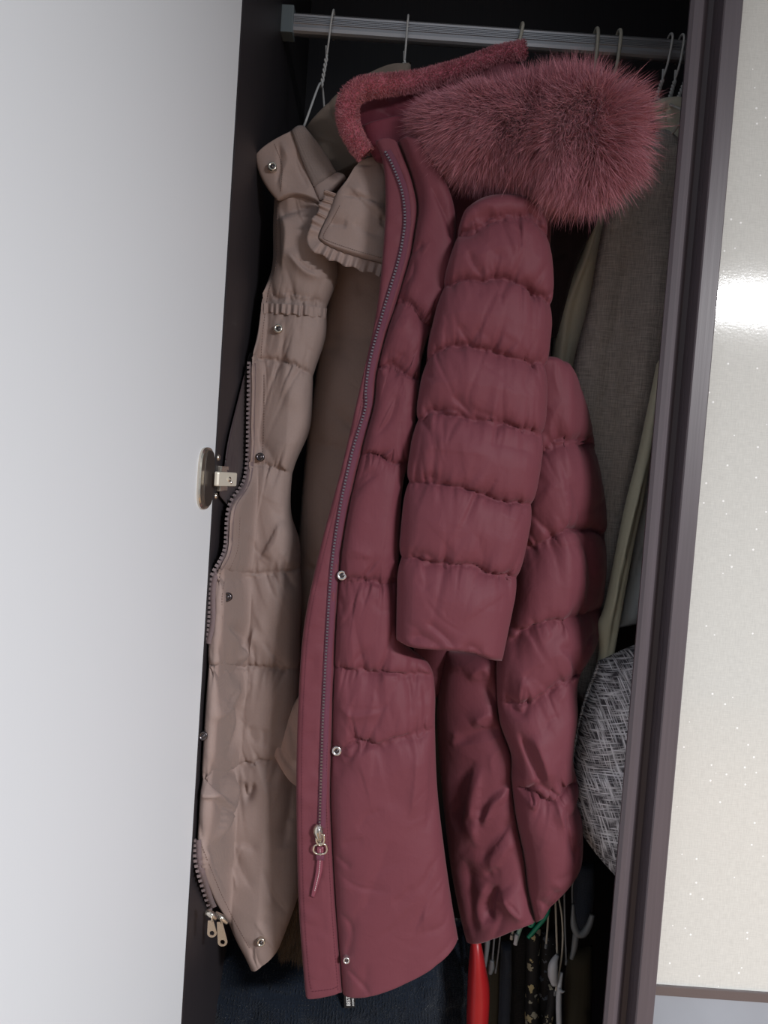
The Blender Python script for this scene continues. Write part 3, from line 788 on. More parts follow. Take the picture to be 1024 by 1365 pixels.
# brown fur piece and navy heap on the floor of the picture
bf = empty('brown_fur_collar', P(385, 1250, 0.24), 'brown fur piece showing between beige coat hem and burgundy placket', 'fur')
Sf = patch('hide', [(362, 1180), (362, 1220), (380, 1262)], [(430, 1170), (432, 1220), (430, 1275)], M['plum'], bf, y=0.225, T=0.008, Tb=0.008, cap=(0.2, 0.2), seed=101)
k = rng.integers(0, len(Sf.F), 5000)
strands('fur_hair', Sf.F[k], np.tile([0, -0.7, -0.5], (len(k), 1)), 0.019, 0.0005, M['brownfur'], bf, droop=0.6)
nv = empty('navy_fleece_throw', P(450, 1330, 0.31), 'dark navy fleece bundle below the coats with a white printed tag', 'blanket')
SN = patch('bundle', [(262, 1262), (258, 1300), (255, 1350), (262, 1480)], [(628, 1225), (634, 1290), (632, 1350), (628, 1480)], M['navy'], nv,
           top=[(262, 1262), (290, 1258), (330, 1262), (380, 1268), (430, 1275), (500, 1250), (560, 1235), (628, 1225)], y=0.31, T=0.09, Tb=0.10, wr=0.010, wscale=110, wang=55, seed=103, cap=(0.25, 0.05), nexp=2.6, res=4,
           folds=[([(290, 1290), (310, 1320), (305, 1365)], 12, 0.012), ([(360, 1290), (340, 1330), (350, 1380)], 14, -0.014), ([(500, 1300), (520, 1340), (560, 1380)], 16, 0.014), ([(590, 1260), (580, 1310), (600, 1370)], 12, -0.012)])
k = rng.integers(0, len(SN.F), 26000)
M['navyhair'] = hair_mat('navy pile', rgb(20, 27, 37), rgb(40, 48, 60), 0.8)
strands('pile', SN.F[k], np.tile([0, -1.0, 0.0], (len(k), 1)), 0.006, 0.0005, M['navyhair'], nv, droop=0.8, jitter=1.0, clump=1.0, seg=2)
# printed tag
def text_mesh(name, body, size, mat, parent, origin, xdir, ydir, off=0.0):
    cu = bpy.data.curves.new(name, 'FONT'); cu.body = body; cu.size = size; cu.extrude = 0.0002; cu.offset = off
    t = bpy.data.objects.new(name, cu); COL.objects.link(t)
    dg = bpy.context.evaluated_depsgraph_get(); dg.update()
    me = bpy.data.meshes.new_from_object(t.evaluated_get(dg))
    COL.objects.unlink(t); bpy.data.objects.remove(t)
    xd = np.asarray(xdir, float); yd = np.asarray(ydir, float); zd = np.cross(xd, yd)
    for v_ in me.vertices:
        c = np.asarray(v_.co); v_.co = Vector(np.asarray(origin) + xd * c[0] + yd * c[1] + zd * c[2])
    me.materials.clear(); me.materials.append(mat)
    o = bpy.data.objects.new(name, me); COL.objects.link(o); adopt(o, parent)
    return o
yt = on(SN, 466, 1330)[1] - 0.010
tagp = mesh_obj('printed_tag', [P(458, 1300, yt), P(475, 1298, yt), P(473, 1343, yt), P(459, 1344, yt), P(458, 1300, yt + 0.001), P(475, 1298, yt + 0.001), P(473, 1343, yt + 0.001), P(459, 1344, yt + 0.001)],
                [(0, 3, 2, 1), (4, 5, 6, 7), (0, 1, 5, 4), (1, 2, 6, 5), (2, 3, 7, 6), (3, 0, 4, 7)], M['tagblack'], nv, smooth=False)
tagp['label'] = 'black tag with white lettering'
xd = _U - _U[1] * np.array([0, 1, 0]); xd /= np.linalg.norm(xd); xd = xd * 0.998 - _R * 0.05; yd = -_R * 0.998 - xd * 0.0
o_ = P(467.2, 1341, yt - 0.0006)
text_mesh('tag_print', 'BEST', 0.0084, M['print'], tagp, o_, xd * 0.86, yd, 0.00008)
text_mesh('tag_print', 'HOME A', 0.0044, M['print'], tagp, P(472.2, 1341, yt - 0.0006), xd, yd, 0.0)

# ------------------------------------------------------------------ garments at the right
cr = empty('cream_blouse', P(770, 420, 0.27), 'cream cloth garment hanging in narrow folds right of the burgundy sleeve', 'blouse')
patch('cloth', [(800, 262), (780, 326), (748, 402), (736, 470), (732, 560), (735, 640)], [(822, 262), (808, 330), (792, 402), (775, 494), (765, 560), (762, 640)], M['cream'], cr, y=0.25, T=0.012, Tb=0.012, wr=0.002, cap=(0.02, 0.02), seed=111,
      folds=[([(803, 280), (785, 350), (765, 420), (750, 520), (748, 620)], 5, -0.012), ([(808, 290), (796, 350), (778, 430), (765, 500), (758, 600)], 4, 0.014), ([(790, 320), (770, 370), (752, 420), (742, 500)], 6, 0.010)])
ck = empty('checked_coat', P(820, 500, 0.24), 'grey-brown finely checked wool garment hanging beside the closed door', 'coat')
SC = patch('cloth', [(860, 185), (838, 235), (808, 285), (785, 402), (763, 494), (755, 600), (758, 800), (764, 925)], [(915, 200), (918, 260), (905, 400), (880, 502), (856, 600), (836, 679), (814, 798), (806, 840), (791, 944)], M['check'], ck,
           top=[(860, 185), (885, 175), (915, 200)], bot=[(764, 925), (778, 936), (791, 944)], y=0.21, T=0.03, Tb=0.02, wr=0.002, wscale=160, wang=80, seed=113, cap=(0.04, 0.0), nexp=3, res=4,
           folds=[([(850, 240), (820, 400), (795, 600), (785, 800)], 22, -0.012), ([(880, 260), (860, 420), (838, 560), (815, 700)], 20, 0.008)])
cp = empty('cream_skirt', P(890, 165, 0.26), 'cream cloth hanging from the wire hangers above the checked wool garment', 'skirt')
patch('cloth', [(868, 138), (872, 155), (880, 180), (899, 212)], [(915, 130), (918, 160), (916, 190), (906, 216)], M['cream'], cp, top=[(868, 138), (885, 132), (915, 130)], y=0.225, T=0.018, Tb=0.02, wr=0.002, seed=115, cap=(0.15, 0.05), nexp=3, res=2,
      folds=[([(873, 158), (880, 155), (888, 152)], 1.6, -0.006), ([(886, 140), (885, 160), (892, 185)], 4, -0.006)])
sg = empty('sage_trousers', P(825, 780, 0.21), 'pale sage green cloth in a long narrow fold beside the closed door', 'trousers')
patch('cloth', [(878, 480), (852, 600), (832, 679), (808, 798), (797, 832), (799, 865), (793, 900), (788, 941)], [(884, 480), (868, 600), (858, 666), (846, 723), (832, 800), (818, 877), (806, 905), (791, 944)], M['sage'], sg, y=0.145, T=0.012, Tb=0.012, wr=0.002, wscale=140, wang=82, seed=117, res=2,
      folds=[([(866, 600), (843, 700), (822, 800), (806, 890)], 4, -0.008), ([(858, 620), (836, 700), (815, 800), (805, 850)], 5, 0.008)])
wh = empty('pale_grey_shirt', P(850, 730, 0.25), 'pale grey cloth glimpsed between sage cloth and door stile', 'shirt')
patch('cloth', [(868, 590), (850, 690), (840, 760), (822, 838)], [(890, 590), (884, 690), (872, 790), (850, 832)], M['pale'], wh, y=0.17, T=0.012, Tb=0.012, wr=0.002, seed=119, cap=(0.1, 0.1),
      folds=[([(862, 720), (850, 750), (845, 770)], 4, -0.008)])

# cushion
cu_ = empty('cushion', P(830, 1010, 0.06), 'grey slub-weave cushion wedged beside the closed door', 'cushion')
SQ = patch('cover', [(800, 880), (775, 950), (762, 1030), (765, 1085), (790, 1130), (826, 1172)], [(960, 850), (985, 930), (985, 1030), (970, 1120), (930, 1180), (860, 1190)], M['cushion'], cu_,
           top=[(800, 880), (850, 858), (900, 848), (960, 850)], bot=[(826, 1172), (845, 1188), (860, 1190)], y=0.135, T=0.10, Tb=0.05, wr=0.002, wscale=100, wang=30, seed=121, cap=(0.5, 0.5), nexp=2.0,
           folds=[([(762, 1030), (800, 1000), (850, 975), (900, 965)], 9, -0.012)])
tube('piping', [on(SQ, a, b, 0.001) for a, b in ((800, 881), (776, 950), (764, 1030), (767, 1085), (791, 1129), (826, 1170))], 0.0028, M['cushion'], cu_, 50, 8)

# ------------------------------------------------------------------ odds and ends hanging low at the right
def thing_patch(name, label, cat, L, R, mat, y, T=0.012, Tb=0.012, **kw):
    r = empty(name, P((L[0][0] + R[0][0]) / 2, (L[0][1] + L[-1][1]) / 2, y), label, cat)
    patch('cloth', L, R, mat, r, y=y, T=T, Tb=Tb, **kw); return r
thing_patch('red_bag', 'bright red bag edge beside the navy fleece bundle', 'bag', [(628, 1250), (624, 1300), (622, 1365), (622, 1420)], [(640, 1250), (648, 1290), (653, 1330), (647, 1420)], M['red'], 0.2, 0.02, 0.02, cap=(0.25, 0.1), wr=0.002, seed=131, res=2)
thing_patch('slate_scarf', 'slate grey scarf hanging beside the red bag', 'scarf', [(668, 1255), (666, 1310), (664, 1370), (662, 1440)], [(682, 1255), (682, 1310), (680, 1370), (680, 1440)], M['slate'], 0.26, wr=0.004, seed=133, res=2)
thing_patch('brindle_scarf', 'brown and black mottled scarf right behind the red bag', 'scarf', [(648, 1270), (646, 1320), (644, 1440)], [(668, 1270), (668, 1320), (666, 1440)], M['stripe'], 0.28, wr=0.004, seed=134, res=2)
thing_patch('black_dress', 'plain black cloth hanging left of the floral dress', 'dress', [(680, 1235), (680, 1300), (680, 1440)], [(706, 1235), (704, 1300), (703, 1440)], M['black'], 0.27, wr=0.004, seed=135, res=3)
thing_patch('floral_dress', 'black dress with cream blossom print hanging under the green hanger', 'dress', [(702, 1240), (701, 1300), (698, 1440)], [(722, 1235), (719, 1300), (718, 1440)], M['floral'], 0.25, wr=0.004, seed=137, res=2)
thing_patch('floral_skirt', 'dark skirt with grey blossom print left of the white clip', 'skirt', [(718, 1240), (716, 1300), (716, 1440)], [(744, 1240), (742, 1300), (738, 1440)], M['floral2'], 0.265, wr=0.004, seed=139, res=2)
thing_patch('floral_pouch', 'small dark pouch with pale blossom print beside the white clip', 'pouch', [(731, 1312), (729, 1340), (722, 1372), (716, 1420)], [(743, 1312), (741, 1340), (734, 1372), (730, 1420)], M['floral'], 0.235, 0.008, 0.008, wr=0.002, seed=141, res=1.5, cap=(0.08, 0.1))
thing_patch('brindle_shawl', 'olive brown and black mottled shawl at the lower right', 'shawl', [(758, 1270), (752, 1320), (752, 1440)], [(790, 1260), (790, 1320), (786, 1440)], M['stripe'], 0.27, 0.02, 0.02, wr=0.005, wang=85, seed=143, res=3, cap=(0.1, 0.05))
thing_patch('dark_bag', 'dark grey cloth bag hanging beneath the cushion', 'bag', [(768, 1150), (764, 1190), (768, 1230), (776, 1250)], [(792, 1150), (792, 1190), (786, 1230), (780, 1250)], M['slate'], 0.26, 0.015, 0.015, wr=0.003, seed=145, res=2, cap=(0.1, 0.3))

gh = empty('green_hanger', P(705, 1235, 0.2), 'teal green plastic hanger below the burgundy hem', 'hanger')
tube('hanger_arm', [P(704, 1250, 0.2), P(716, 1236, 0.2), P(729, 1219, 0.2), P(731, 1205, 0.205), P(722, 1202, 0.21)], [0.0028, 0.0034, 0.0036, 0.003, 0.003], M['green'], gh, 30, 10)
tube('hanger_hook', [P(690, 1232, 0.205), P(700, 1228, 0.2), P(708, 1234, 0.198), P(714, 1222, 0.2), P(722, 1206, 0.205)], [0.003, 0.0032, 0.0036, 0.003, 0.003], M['green'], gh, 30, 10)
mh = empty('mint_clip', P(690, 1245, 0.21), 'pale mint plastic peg left of the green hanger', 'clip')
tube('peg_leg', [P(699, 1226, 0.205), P(692, 1242, 0.205), P(687, 1259, 0.205)], [0.003, 0.0035, 0.003], M['mint'], mh, 16, 8)
tube('peg_tip', [P(689.5, 1245, 0.2035), P(687, 1259, 0.2035)], [0.0034, 0.0032], M['whitep'], mh, 8, 8)
cl = empty('cream_clip', P(684, 1240, 0.22), 'short cream strap end left of the mint peg', 'clip')
tube('strap', [P(687, 1222, 0.215), P(685, 1236, 0.215), P(682, 1250, 0.215)], [0.0022, 0.0022, 0.002], M['wire2'], cl, 12, 8)
tube('strap_tip', [P(682.6, 1246, 0.213), P(681.8, 1252, 0.213)], [0.0027, 0.0027], M['wire2'], cl, 6, 8)
gp = empty('grey_hanger', P(655, 1240, 0.22), 'grey plastic hanger end beside the red bag', 'hanger')
tube('hanger_arm', [P(638, 1245, 0.215), P(652, 1244, 0.215), P(664, 1236, 0.215), P(672, 1225, 0.215)], [0.006, 0.0075, 0.0065, 0.005], M['greyp'], gp, 20, 10)
tube('hanger_leg', [P(650, 1244, 0.215), P(649, 1265, 0.215), P(646, 1290, 0.215)], [0.005, 0.004, 0.003], M['greyp'], gp, 16, 8)
for i, (a, b, lab) in enumerate((([(660, 1240), (658, 1262), (656, 1285)], 0.0016, 'thin grey cord with a toggle beside the grey hanger'),
                                 ([(668, 1235), (665, 1265), (661, 1295)], 0.0013, 'thin grey cord between the grey hanger and slate scarf'),
                                 ([(731, 1185), (731, 1220), (728, 1262)], 0.0016, 'short pale strap ending beside the floral skirt'),
                                 ([(739, 1170), (741, 1215), (743, 1275)], 0.0017, 'pale strap running down to the white clip'),
                                 ([(741, 1180), (749, 1220), (750, 1262), (745, 1300), (740, 1325)], 0.0015, 'curved pale cord looping past the white clip'),
                                 ([(752, 1165), (753, 1220), (755, 1284)], 0.0015, 'straight grey strap right of the white clip'),
                                 ([(766, 1165), (763, 1185), (764, 1225)], 0.0013, 'short dim grey strap under the burgundy hem corner'))):
    cd_ = empty('strap_cord', P(a[0][0], a[0][1], 0.23), lab, 'strap')
    tube('cord', [P(x_, y_, 0.215) for x_, y_ in a], b, M['greyp'] if i in (0, 1, 5, 6) else M['wire2'], cd_, 24, 8)
    tube('cord_tip', [P(a[-1][0], a[-1][1] - 4, 0.2145), P(a[-1][0] - 0.5, a[-1][1] + 2, 0.2145)], b * 1.35, M['greyp'], cd_, 6, 8)
    if i == 0: tube('toggle', [P(656, 1280, 0.213), P(655, 1290, 0.213), P(653, 1298, 0.213)], [0.0035, 0.005, 0.0035], M['greyp'], cd_, 12, 10)
wc = empty('white_clip', P(742, 1300, 0.215), 'white plastic rounded clip with a long tail', 'clip')
tube('clip_body', [P(743, 1273, 0.21), P(739, 1282, 0.207), P(737, 1295, 0.207), P(739, 1312, 0.21)], [0.003, 0.0075, 0.008, 0.005], M['whitep'], wc, 24, 12)
tube('clip_tail', [P(749, 1296, 0.212), P(746, 1315, 0.21), P(745, 1340, 0.21), P(746, 1380, 0.21), P(747, 1430, 0.21)], [0.0025, 0.0045, 0.0045, 0.0045, 0.0045], M['whitep'], wc, 30, 10)
tube('clip_point', [P(744, 1318, 0.208), P(750, 1322, 0.206), P(753, 1321, 0.206)], [0.004, 0.003, 0.0006], M['whitep'], wc, 12, 8)
hk = empty('grey_hook', P(780, 1240, 0.21), 'translucent grey plastic hook at the lower right', 'hook')
tube('hook_body', [P(764, 1205, 0.21), P(765, 1230, 0.21), P(770, 1244, 0.208), P(779, 1243, 0.207), P(786, 1232, 0.207), P(790, 1219, 0.207)], [0.002, 0.0035, 0.006, 0.006, 0.005, 0.004], M['greyp'], hk, 34, 10)
tube('hook_stem', [P(768, 1245, 0.211), P(766, 1262, 0.213), P(762, 1278, 0.215)], [0.005, 0.005, 0.003], M['greyp'], hk, 16, 10)

# ------------------------------------------------------------------ beige coat
bc = empty('beige_coat', P(340, 800, 0.14), 'beige quilted coat with frilled trim, hanging half open nearest the open door', 'coat')
o = patch('lining', [(333, 470), (318, 530), (304, 588), (298, 630), (292, 660)], [(342, 470), (342, 530), (340, 588), (338, 636), (316, 690)], M['plum'], bc, y=lambda X, Y: inside(X, Y, 0.235, XL + 0.004), T=0.003, Tb=0.001, wr=0.003, seed=151, cap=(0.05, 0.05)).o
bL = [(366, 258), (364, 300), (363, 353), (351, 394), (343, 447), (336, 480), (335, 541), (331, 634), (309, 677), (303, 735), (284, 775), (282, 828), (278, 858), (277, 900), (273, 960), (269, 1030), (265, 1090), (265, 1140), (284, 1195), (306, 1232), (337, 1285)]
bR = [(432, 262), (446, 320), (450, 369), (437, 409), (434, 450), (420, 494), (417, 517), (413, 572), (392, 625), (388, 680), (400, 726), (402, 800), (400, 850), (400, 900), (398, 960), (398, 1010), (402, 1060), (404, 1110), (404, 1160), (396, 1200), (376, 1252)]
bs = [[(350, 400), (390, 404), (438, 410)], [(338, 478), (375, 486), (420, 500)], [(330, 619), (360, 622), (392, 631)], [(285, 760), (330, 764), (402, 756)], [(262, 888), (310, 886), (345, 882), (400, 890)], [(258, 1042), (283, 1034), (320, 1018), (362, 1004), (402, 1012)]]
SBg = patch('front_panel', bL, bR, M['beige'], bc, top=[(366, 258), (395, 262), (432, 262)], bot=[(337, 1285), (352, 1274), (376, 1252)], y=lambda X, Y: inside(X, Y, 0.185, XL + 0.014), T=lambda X, Y: 0.036 * np.clip((X - (327 - 0.0601 * Y)) / 95.0, 0.10, 1) ** 0.8, Tb=0.02, seams=bs, puff=0.012, sw=7, ruff=0.0050, wr=0.0030, wscale=70, wang=60, nexp=3.2, seed=153, res=2.2, fold_gain=1.3, scallop=0.03, cap=(0.01, 0.0),
            folds=[([(283, 960), (305, 930), (316, 900)], 5, 0.007), ([(300, 1010), (318, 960), (313, 915)], 6, -0.006), ([(282, 1036), (300, 1062), (296, 1080)], 5, -0.008), ([(262, 1050), (290, 1060), (308, 1075)], 6, 0.009),
                   ([(308, 1020), (312, 1050), (300, 1080), (280, 1120)], 6, 0.009), ([(318, 1024), (322, 1050), (306, 1082), (288, 1120)], 5, -0.008), ([(330, 1030), (335, 1052), (345, 1030)], 6, -0.008), ([(262, 1080), (278, 1130), (300, 1180)], 5, -0.005),
                   ([(300, 830), (325, 845), (330, 870)], 5, -0.006), ([(345, 830), (330, 860), (312, 880)], 6, 0.006), ([(380, 690), (372, 720), (350, 745)], 7, 0.006), ([(395, 1010), (390, 1060), (380, 1120)], 14, -0.010), ([(370, 300), (400, 290), (425, 285)], 7, -0.008), ([(375, 288), (385, 320), (380, 370)], 7, 0.007),
                   ([(385, 345), (410, 372), (435, 380)], 7, 0.006)])
# collar tip, rib, edge
SCl = patch('collar', [(339, 208), (346, 232), (357, 252), (370, 268)], [(392, 172), (404, 205), (416, 240), (428, 272)], M['beige'], bc, top=[(339, 208), (352, 196), (368, 185), (392, 172)], bot=[(370, 268), (395, 262), (428, 272)], y=0.145, T=0.008, Tb=0.012, wr=0.0025, wscale=40, wang=70, nexp=5, seed=155, res=1.6,
            folds=[([(375, 190), (384, 215), (376, 240), (378, 262)], 4, 0.005), ([(372, 195), (374, 222), (370, 250)], 3, -0.004), ([(392, 200), (398, 225), (412, 255)], 3, -0.003)])
patch('collar_rib', [(388, 174), (398, 203), (408, 228), (418, 250)], [(405, 167), (422, 188), (436, 208), (449, 230)], M['rib'], bc, top=[(388, 174), (396, 168), (405, 167)], bot=[(418, 250), (434, 242), (449, 230)], y=0.138, T=0.006, Tb=0.03, wr=0.0006, nexp=3, seed=157, res=1.5, cap=(0.1, 0.1),
      extra=lambda X, Y, U, V: 0.0006 * np.sin(U * 60))
patch('collar_edge', [(418, 248), (421, 258), (426, 268)], [(449, 229), (458, 232), (462, 238)], M['beige'], bc, y=0.14, T=0.006, Tb=0.02, nexp=4, wr=0.001, seed=158, res=1.5)
# frilled pocket flap
SFl = patch('shoulder_flap', [(447, 262), (438, 285), (428, 306), (424, 318)], [(520, 205), (520, 255), (520, 300), (518, 352)], M['beige'], bc, top=[(447, 262), (462, 245), (482, 215), (520, 205)], bot=[(424, 318), (440, 330), (475, 343), (518, 352)], y=0.122, T=0.012, Tb=0.015, wr=0.004, wscale=45, wang=40, nexp=4, seed=159, res=1.8,
            folds=[([(462, 250), (480, 262), (500, 280), (508, 300)], 6, 0.006), ([(455, 265), (480, 268), (512, 278)], 2, -0.004), ([(470, 300), (490, 312), (512, 318)], 7, -0.004)])
def frill(name, parent, S, path, w, mat, amp=0.0028, wl=11.0, lift=0.0):
    C = spline(path, int(max(40, len(path) * 30))); T = np.gradient(C, axis=0); T /= np.linalg.norm(T, axis=1)[:, None]
    Nn = np.stack([-T[:, 1], T[:, 0]], 1)
    L = np.r_[0, np.cumsum(np.hypot(*np.diff(C, axis=0).T))]
    ph = L / wl * 2 * math.pi + 1.6 * noise(L / 25, L * 0, 5)
    v = []; f = []; m = 6
    for i in range(len(C)):
        for j in range(m + 1):
            t = j / m
            p = C[i] + Nn[i] * w * t * (1 + 0.10 * math.sin(ph[i] * 0.5 + 1))
            q = P(p[0], p[1], 0.0); 
            yb = on(S, C[i][0], C[i][1])[1]
            a = amp * (0.35 + 0.65 * t) * math.sin(ph[i])
            q = P(p[0], p[1], yb - 0.002 - a - 0.002 * t - lift)
            v.append(q); 
    n0 = len(v)
    v += [p + np.array([0, 0.0016, 0]) for p in v[:n0]]
    for i in range(len(C) - 1):
        for j in range(m):
            a = i * (m + 1) + j; b_ = a + m + 1
            f.append((a, a + 1, b_ + 1, b_)); f.append((n0 + a, n0 + b_, n0 + b_ + 1, n0 + a + 1))
        e = i * (m + 1) + m; f.append((e, n0 + e, n0 + e + m + 1, e + m + 1))
    return mesh_obj(name, v, f, mat, parent)
frill('frill', bc, SFl, [(448, 258), (439, 282), (428, 304), (424, 316), (430, 324), (450, 334), (476, 343), (500, 350), (516, 354)], 15, M['beige'])
stitches('stitching', SFl, [(453, 274), (442, 295), (431, 315), (440, 322), (475, 334), (510, 344)], M['bstitch'], bc, 3.0)
frill('frill', bc, SBg, [(352, 404), (375, 405), (400, 407), (436, 411)], 13, M['beige'], 0.0022, 8.0, 0.003)
# placket edge, zip
bzip = [(337, 484), (336, 541), (332, 634), (310, 677), (304, 735), (285, 775), (283, 828), (277, 858), (275, 900), (271, 960), (267, 1030), (263, 1090), (262, 1145), (279, 1195), (285, 1210)]
for zz_ in (bzip[:8], [(264, 1120), (266, 1150), (279, 1195), (285, 1210)]):
    ribbon('zipper_tape', SBg, zz_, -5, 4, M['btape'], bc, 0.0015)
    teeth('zipper_teeth', SBg, zz_, M['btooth'], bc, 6.0, (0.0022, 0.0017, 0.0014), 0.003, -5.0)
for a in ([(371, 262), (369, 300), (368, 353), (357, 394), (350, 447), (348, 480)], [(352, 500), (352, 560), (350, 610)], [(320, 690), (316, 735), (298, 780), (296, 828)], [(268, 1125), (292, 1185), (312, 1226), (335, 1268)]):
    stitches('stitching', SBg, a, M['bstitch'], bc, 3.6)
stitches('stitching', SCl, [(366, 192), (376, 222), (374, 258)], M['bstitch'], bc, 3.0)
for px, py, r_, sf in ((363, 222, 0.0062, SCl), (371, 438, 0.0062, SBg), (347, 609, 0.0060, SBg), (303, 796, 0.0058, SBg), (271, 981, 0.0058, SBg), (348, 1256, 0.0062, SBg)):
    snap(bc, sf, px, py, r_, M['nickel'] if py in (222, 438, 1256) else M['gun'])
# two zip sliders with pulls
def pull_plate(name, parent, a, b, w, mat, y, hole=True):
    """flat drop-shaped zip pull with an eye"""
    a = np.array(a, float); b = np.array(b, float); d = b - a; L = np.linalg.norm(d); d /= L; n = np.array([-d[1], d[0]])
    out = []; 
    for t in np.linspace(-90, 90, 9): out.append(b + d * w * 0.9 * math.cos(math.radians(t)) * 1.0 + n * w * math.sin(math.radians(t)))
    out.append(a + n * w * 0.55); out.append(a - n * w * 0.55)
    bm = bmesh.new(); N = len(out)
    hr = w * 0.5
    hol = [b + hr * np.array([math.cos(t), math.sin(t)]) for t in np.linspace(0, 2 * math.pi, 16, endpoint=False)]
    vo = [bm.verts.new(P(p[0], p[1], y)) for p in out]; vh = [bm.verts.new(P(p[0], p[1], y)) for p in hol]
    eds = [bm.edges.new((vo[i], vo[(i + 1) % N])) for i in range(N)] + [bm.edges.new((vh[i], vh[(i + 1) % 16])) for i in range(16)]
    bmesh.ops.triangle_fill(bm, edges=eds, use_beauty=True)
    r = bmesh.ops.extrude_face_region(bm, geom=list(bm.faces))
    bmesh.ops.translate(bm, verts=[q for q in r['geom'] if isinstance(q, bmesh.types.BMVert)], vec=(0, -0.0016, 0))
    bmesh.ops.recalc_face_normals(bm, faces=bm.faces)
    me = bpy.data.meshes.new(name); bm.to_mesh(me); bm.free(); me.materials.append(mat)
    o = bpy.data.objects.new(name, me); COL.objects.link(o); return adopt(o, parent)
for (sx, sy, tx, ty, px_, py_) in ((275, 1216, 288, 1224, 283, 1243), (287, 1218, 303, 1230, 297, 1255)):
    ys = float(inside(np.array([sx]), np.array([sy]), 0.163, -0.19)[0])
    sl = tube('zipper_slider', [P(sx, sy, ys), P((sx + tx) / 2, (sy + ty) / 2 - 1, ys - 0.003), P(tx, ty, ys)], [0.0036, 0.0044, 0.0030], M['nickel'], bc, 14, 10)
    tube('pull_loop', [P(sx + 3, sy + 1, ys - 0.003), P(sx + 7, sy + 6, ys - 0.007), P(sx + 8, sy + 12, ys - 0.006)], 0.0014, M['nickel'], sl, 12, 8)
    pull_plate('zipper_pull', sl, (sx + 6, sy + 10), (px_, py_), 6.4, M['nickel'], ys - 0.005)

# ------------------------------------------------------------------ burgundy coat
rc = empty('burgundy_coat', P(600, 700, 0.12), 'long burgundy quilted down coat with pink fur hood, hanging in the middle', 'coat')
# side of the body behind the sleeve
patch('body_side', [(575, 225), (585, 300), (575, 420), (560, 560), (550, 700), (545, 800), (560, 930)], [(728, 262), (735, 300), (732, 350), (732, 400), (735, 560), (725, 720), (700, 930)], M['burg'], rc, y=0.205, T=0.02, Tb=0.02, wr=0.004, seed=201, res=5, cap=(0.03, 0.03),
      seams=[[(560, 330), (660, 335), (780, 330)], [(555, 470), (740, 480)], [(545, 610), (735, 620)]], puff=0.01)
rL = [(500, 188), (510, 215), (514, 260), (511, 330), (501, 420), (479, 520), (456, 620), (427, 730), (406, 830), (398, 930), (395, 1050), (398, 1200), (405, 1300), (408, 1331)]
seam2 = [(530, 190), (547, 235), (556, 275), (553, 310), (545, 350), (526, 410), (503, 490), (498, 540), (482, 600), (464, 680), (452, 760), (447, 850), (443, 950), (440, 1050), (443, 1130), (448, 1220), (456, 1323)]
# front panel
fR = [(560, 200), (592, 245), (606, 285), (607, 330), (601, 380), (577, 432), (562, 480), (557, 540), (548, 600), (537, 650), (533, 720), (531, 790), (536, 850), (572, 885), (580, 920), (580, 970), (583, 1050), (592, 1130), (602, 1200), (611, 1252)]
fs = [[(520, 402), (545, 408), (562, 428), (580, 436)], [(498, 492), (520, 490), (540, 505), (560, 508)], [(478, 604), (500, 606), (520, 618), (545, 616)], [(452, 768), (480, 766), (505, 775), (534, 772)], [(444, 884), (490, 888), (530, 892), (584, 897)], [(440, 1003), (455, 995), (478, 978), (500, 984), (530, 974), (584, 968)]]
SF = patch('front_panel', seam2, fR, M['burg'], rc, top=[(530, 190), (545, 192), (560, 200)], bot=[(456, 1323), (500, 1309), (540, 1294), (575, 1276), (611, 1252)], y=0.085, T=0.030, Tb=0.02, seams=fs, puff=0.013, sw=7.5, ruff=0.006, wr=0.0021, wscale=80, wang=130, nexp=3.2, seed=203, res=2.3, cap=(0.01, 0.0),
           folds=[([(520, 1100), (500, 1160), (480, 1210)], 12, -0.004), ([(590, 1150), (560, 1200), (545, 1250)], 12, -0.005), ([(575, 980), (578, 1050), (565, 1100)], 9, -0.007), ([(555, 985), (552, 1040), (545, 1080)], 8, 0.005),
                  ([(449, 1205), (465, 1212), (470, 1230), (462, 1270)], 3, -0.004), ([(462, 1276), (480, 1290), (496, 1308)], 2.5, -0.0035),
                  ([(540, 225), (560, 265), (548, 320)], 6, -0.007), ([(572, 260), (592, 300), (600, 330)], 5, -0.006), ([(535, 350), (556, 340), (562, 330)], 5, -0.006), ([(530, 395), (548, 375), (552, 350)], 6, -0.005),
                  ([(500, 585), (520, 560), (530, 525)], 7, -0.005), ([(470, 660), (490, 640), (505, 630)], 6, -0.005), ([(455, 740), (470, 730), (500, 740)], 6, 0.004), ([(452, 790), (458, 805), (452, 815)], 4, -0.005), ([(452, 930), (472, 945), (520, 935)], 7, 0.004), ([(455, 1000), (468, 1002), (480, 985), (505, 985)], 4, -0.006), ([(500, 965), (508, 940), (516, 925)], 5, -0.004),
                  ([(500, 905), (505, 925), (500, 945)], 5, -0.003), ([(545, 900), (548, 925), (545, 945)], 5, -0.004), ([(562, 902), (566, 935), (564, 960)], 4, -0.005), ([(448, 1130), (470, 1142)], 4, -0.004), ([(450, 1150), (480, 1165), (520, 1170)], 5, -0.003)])
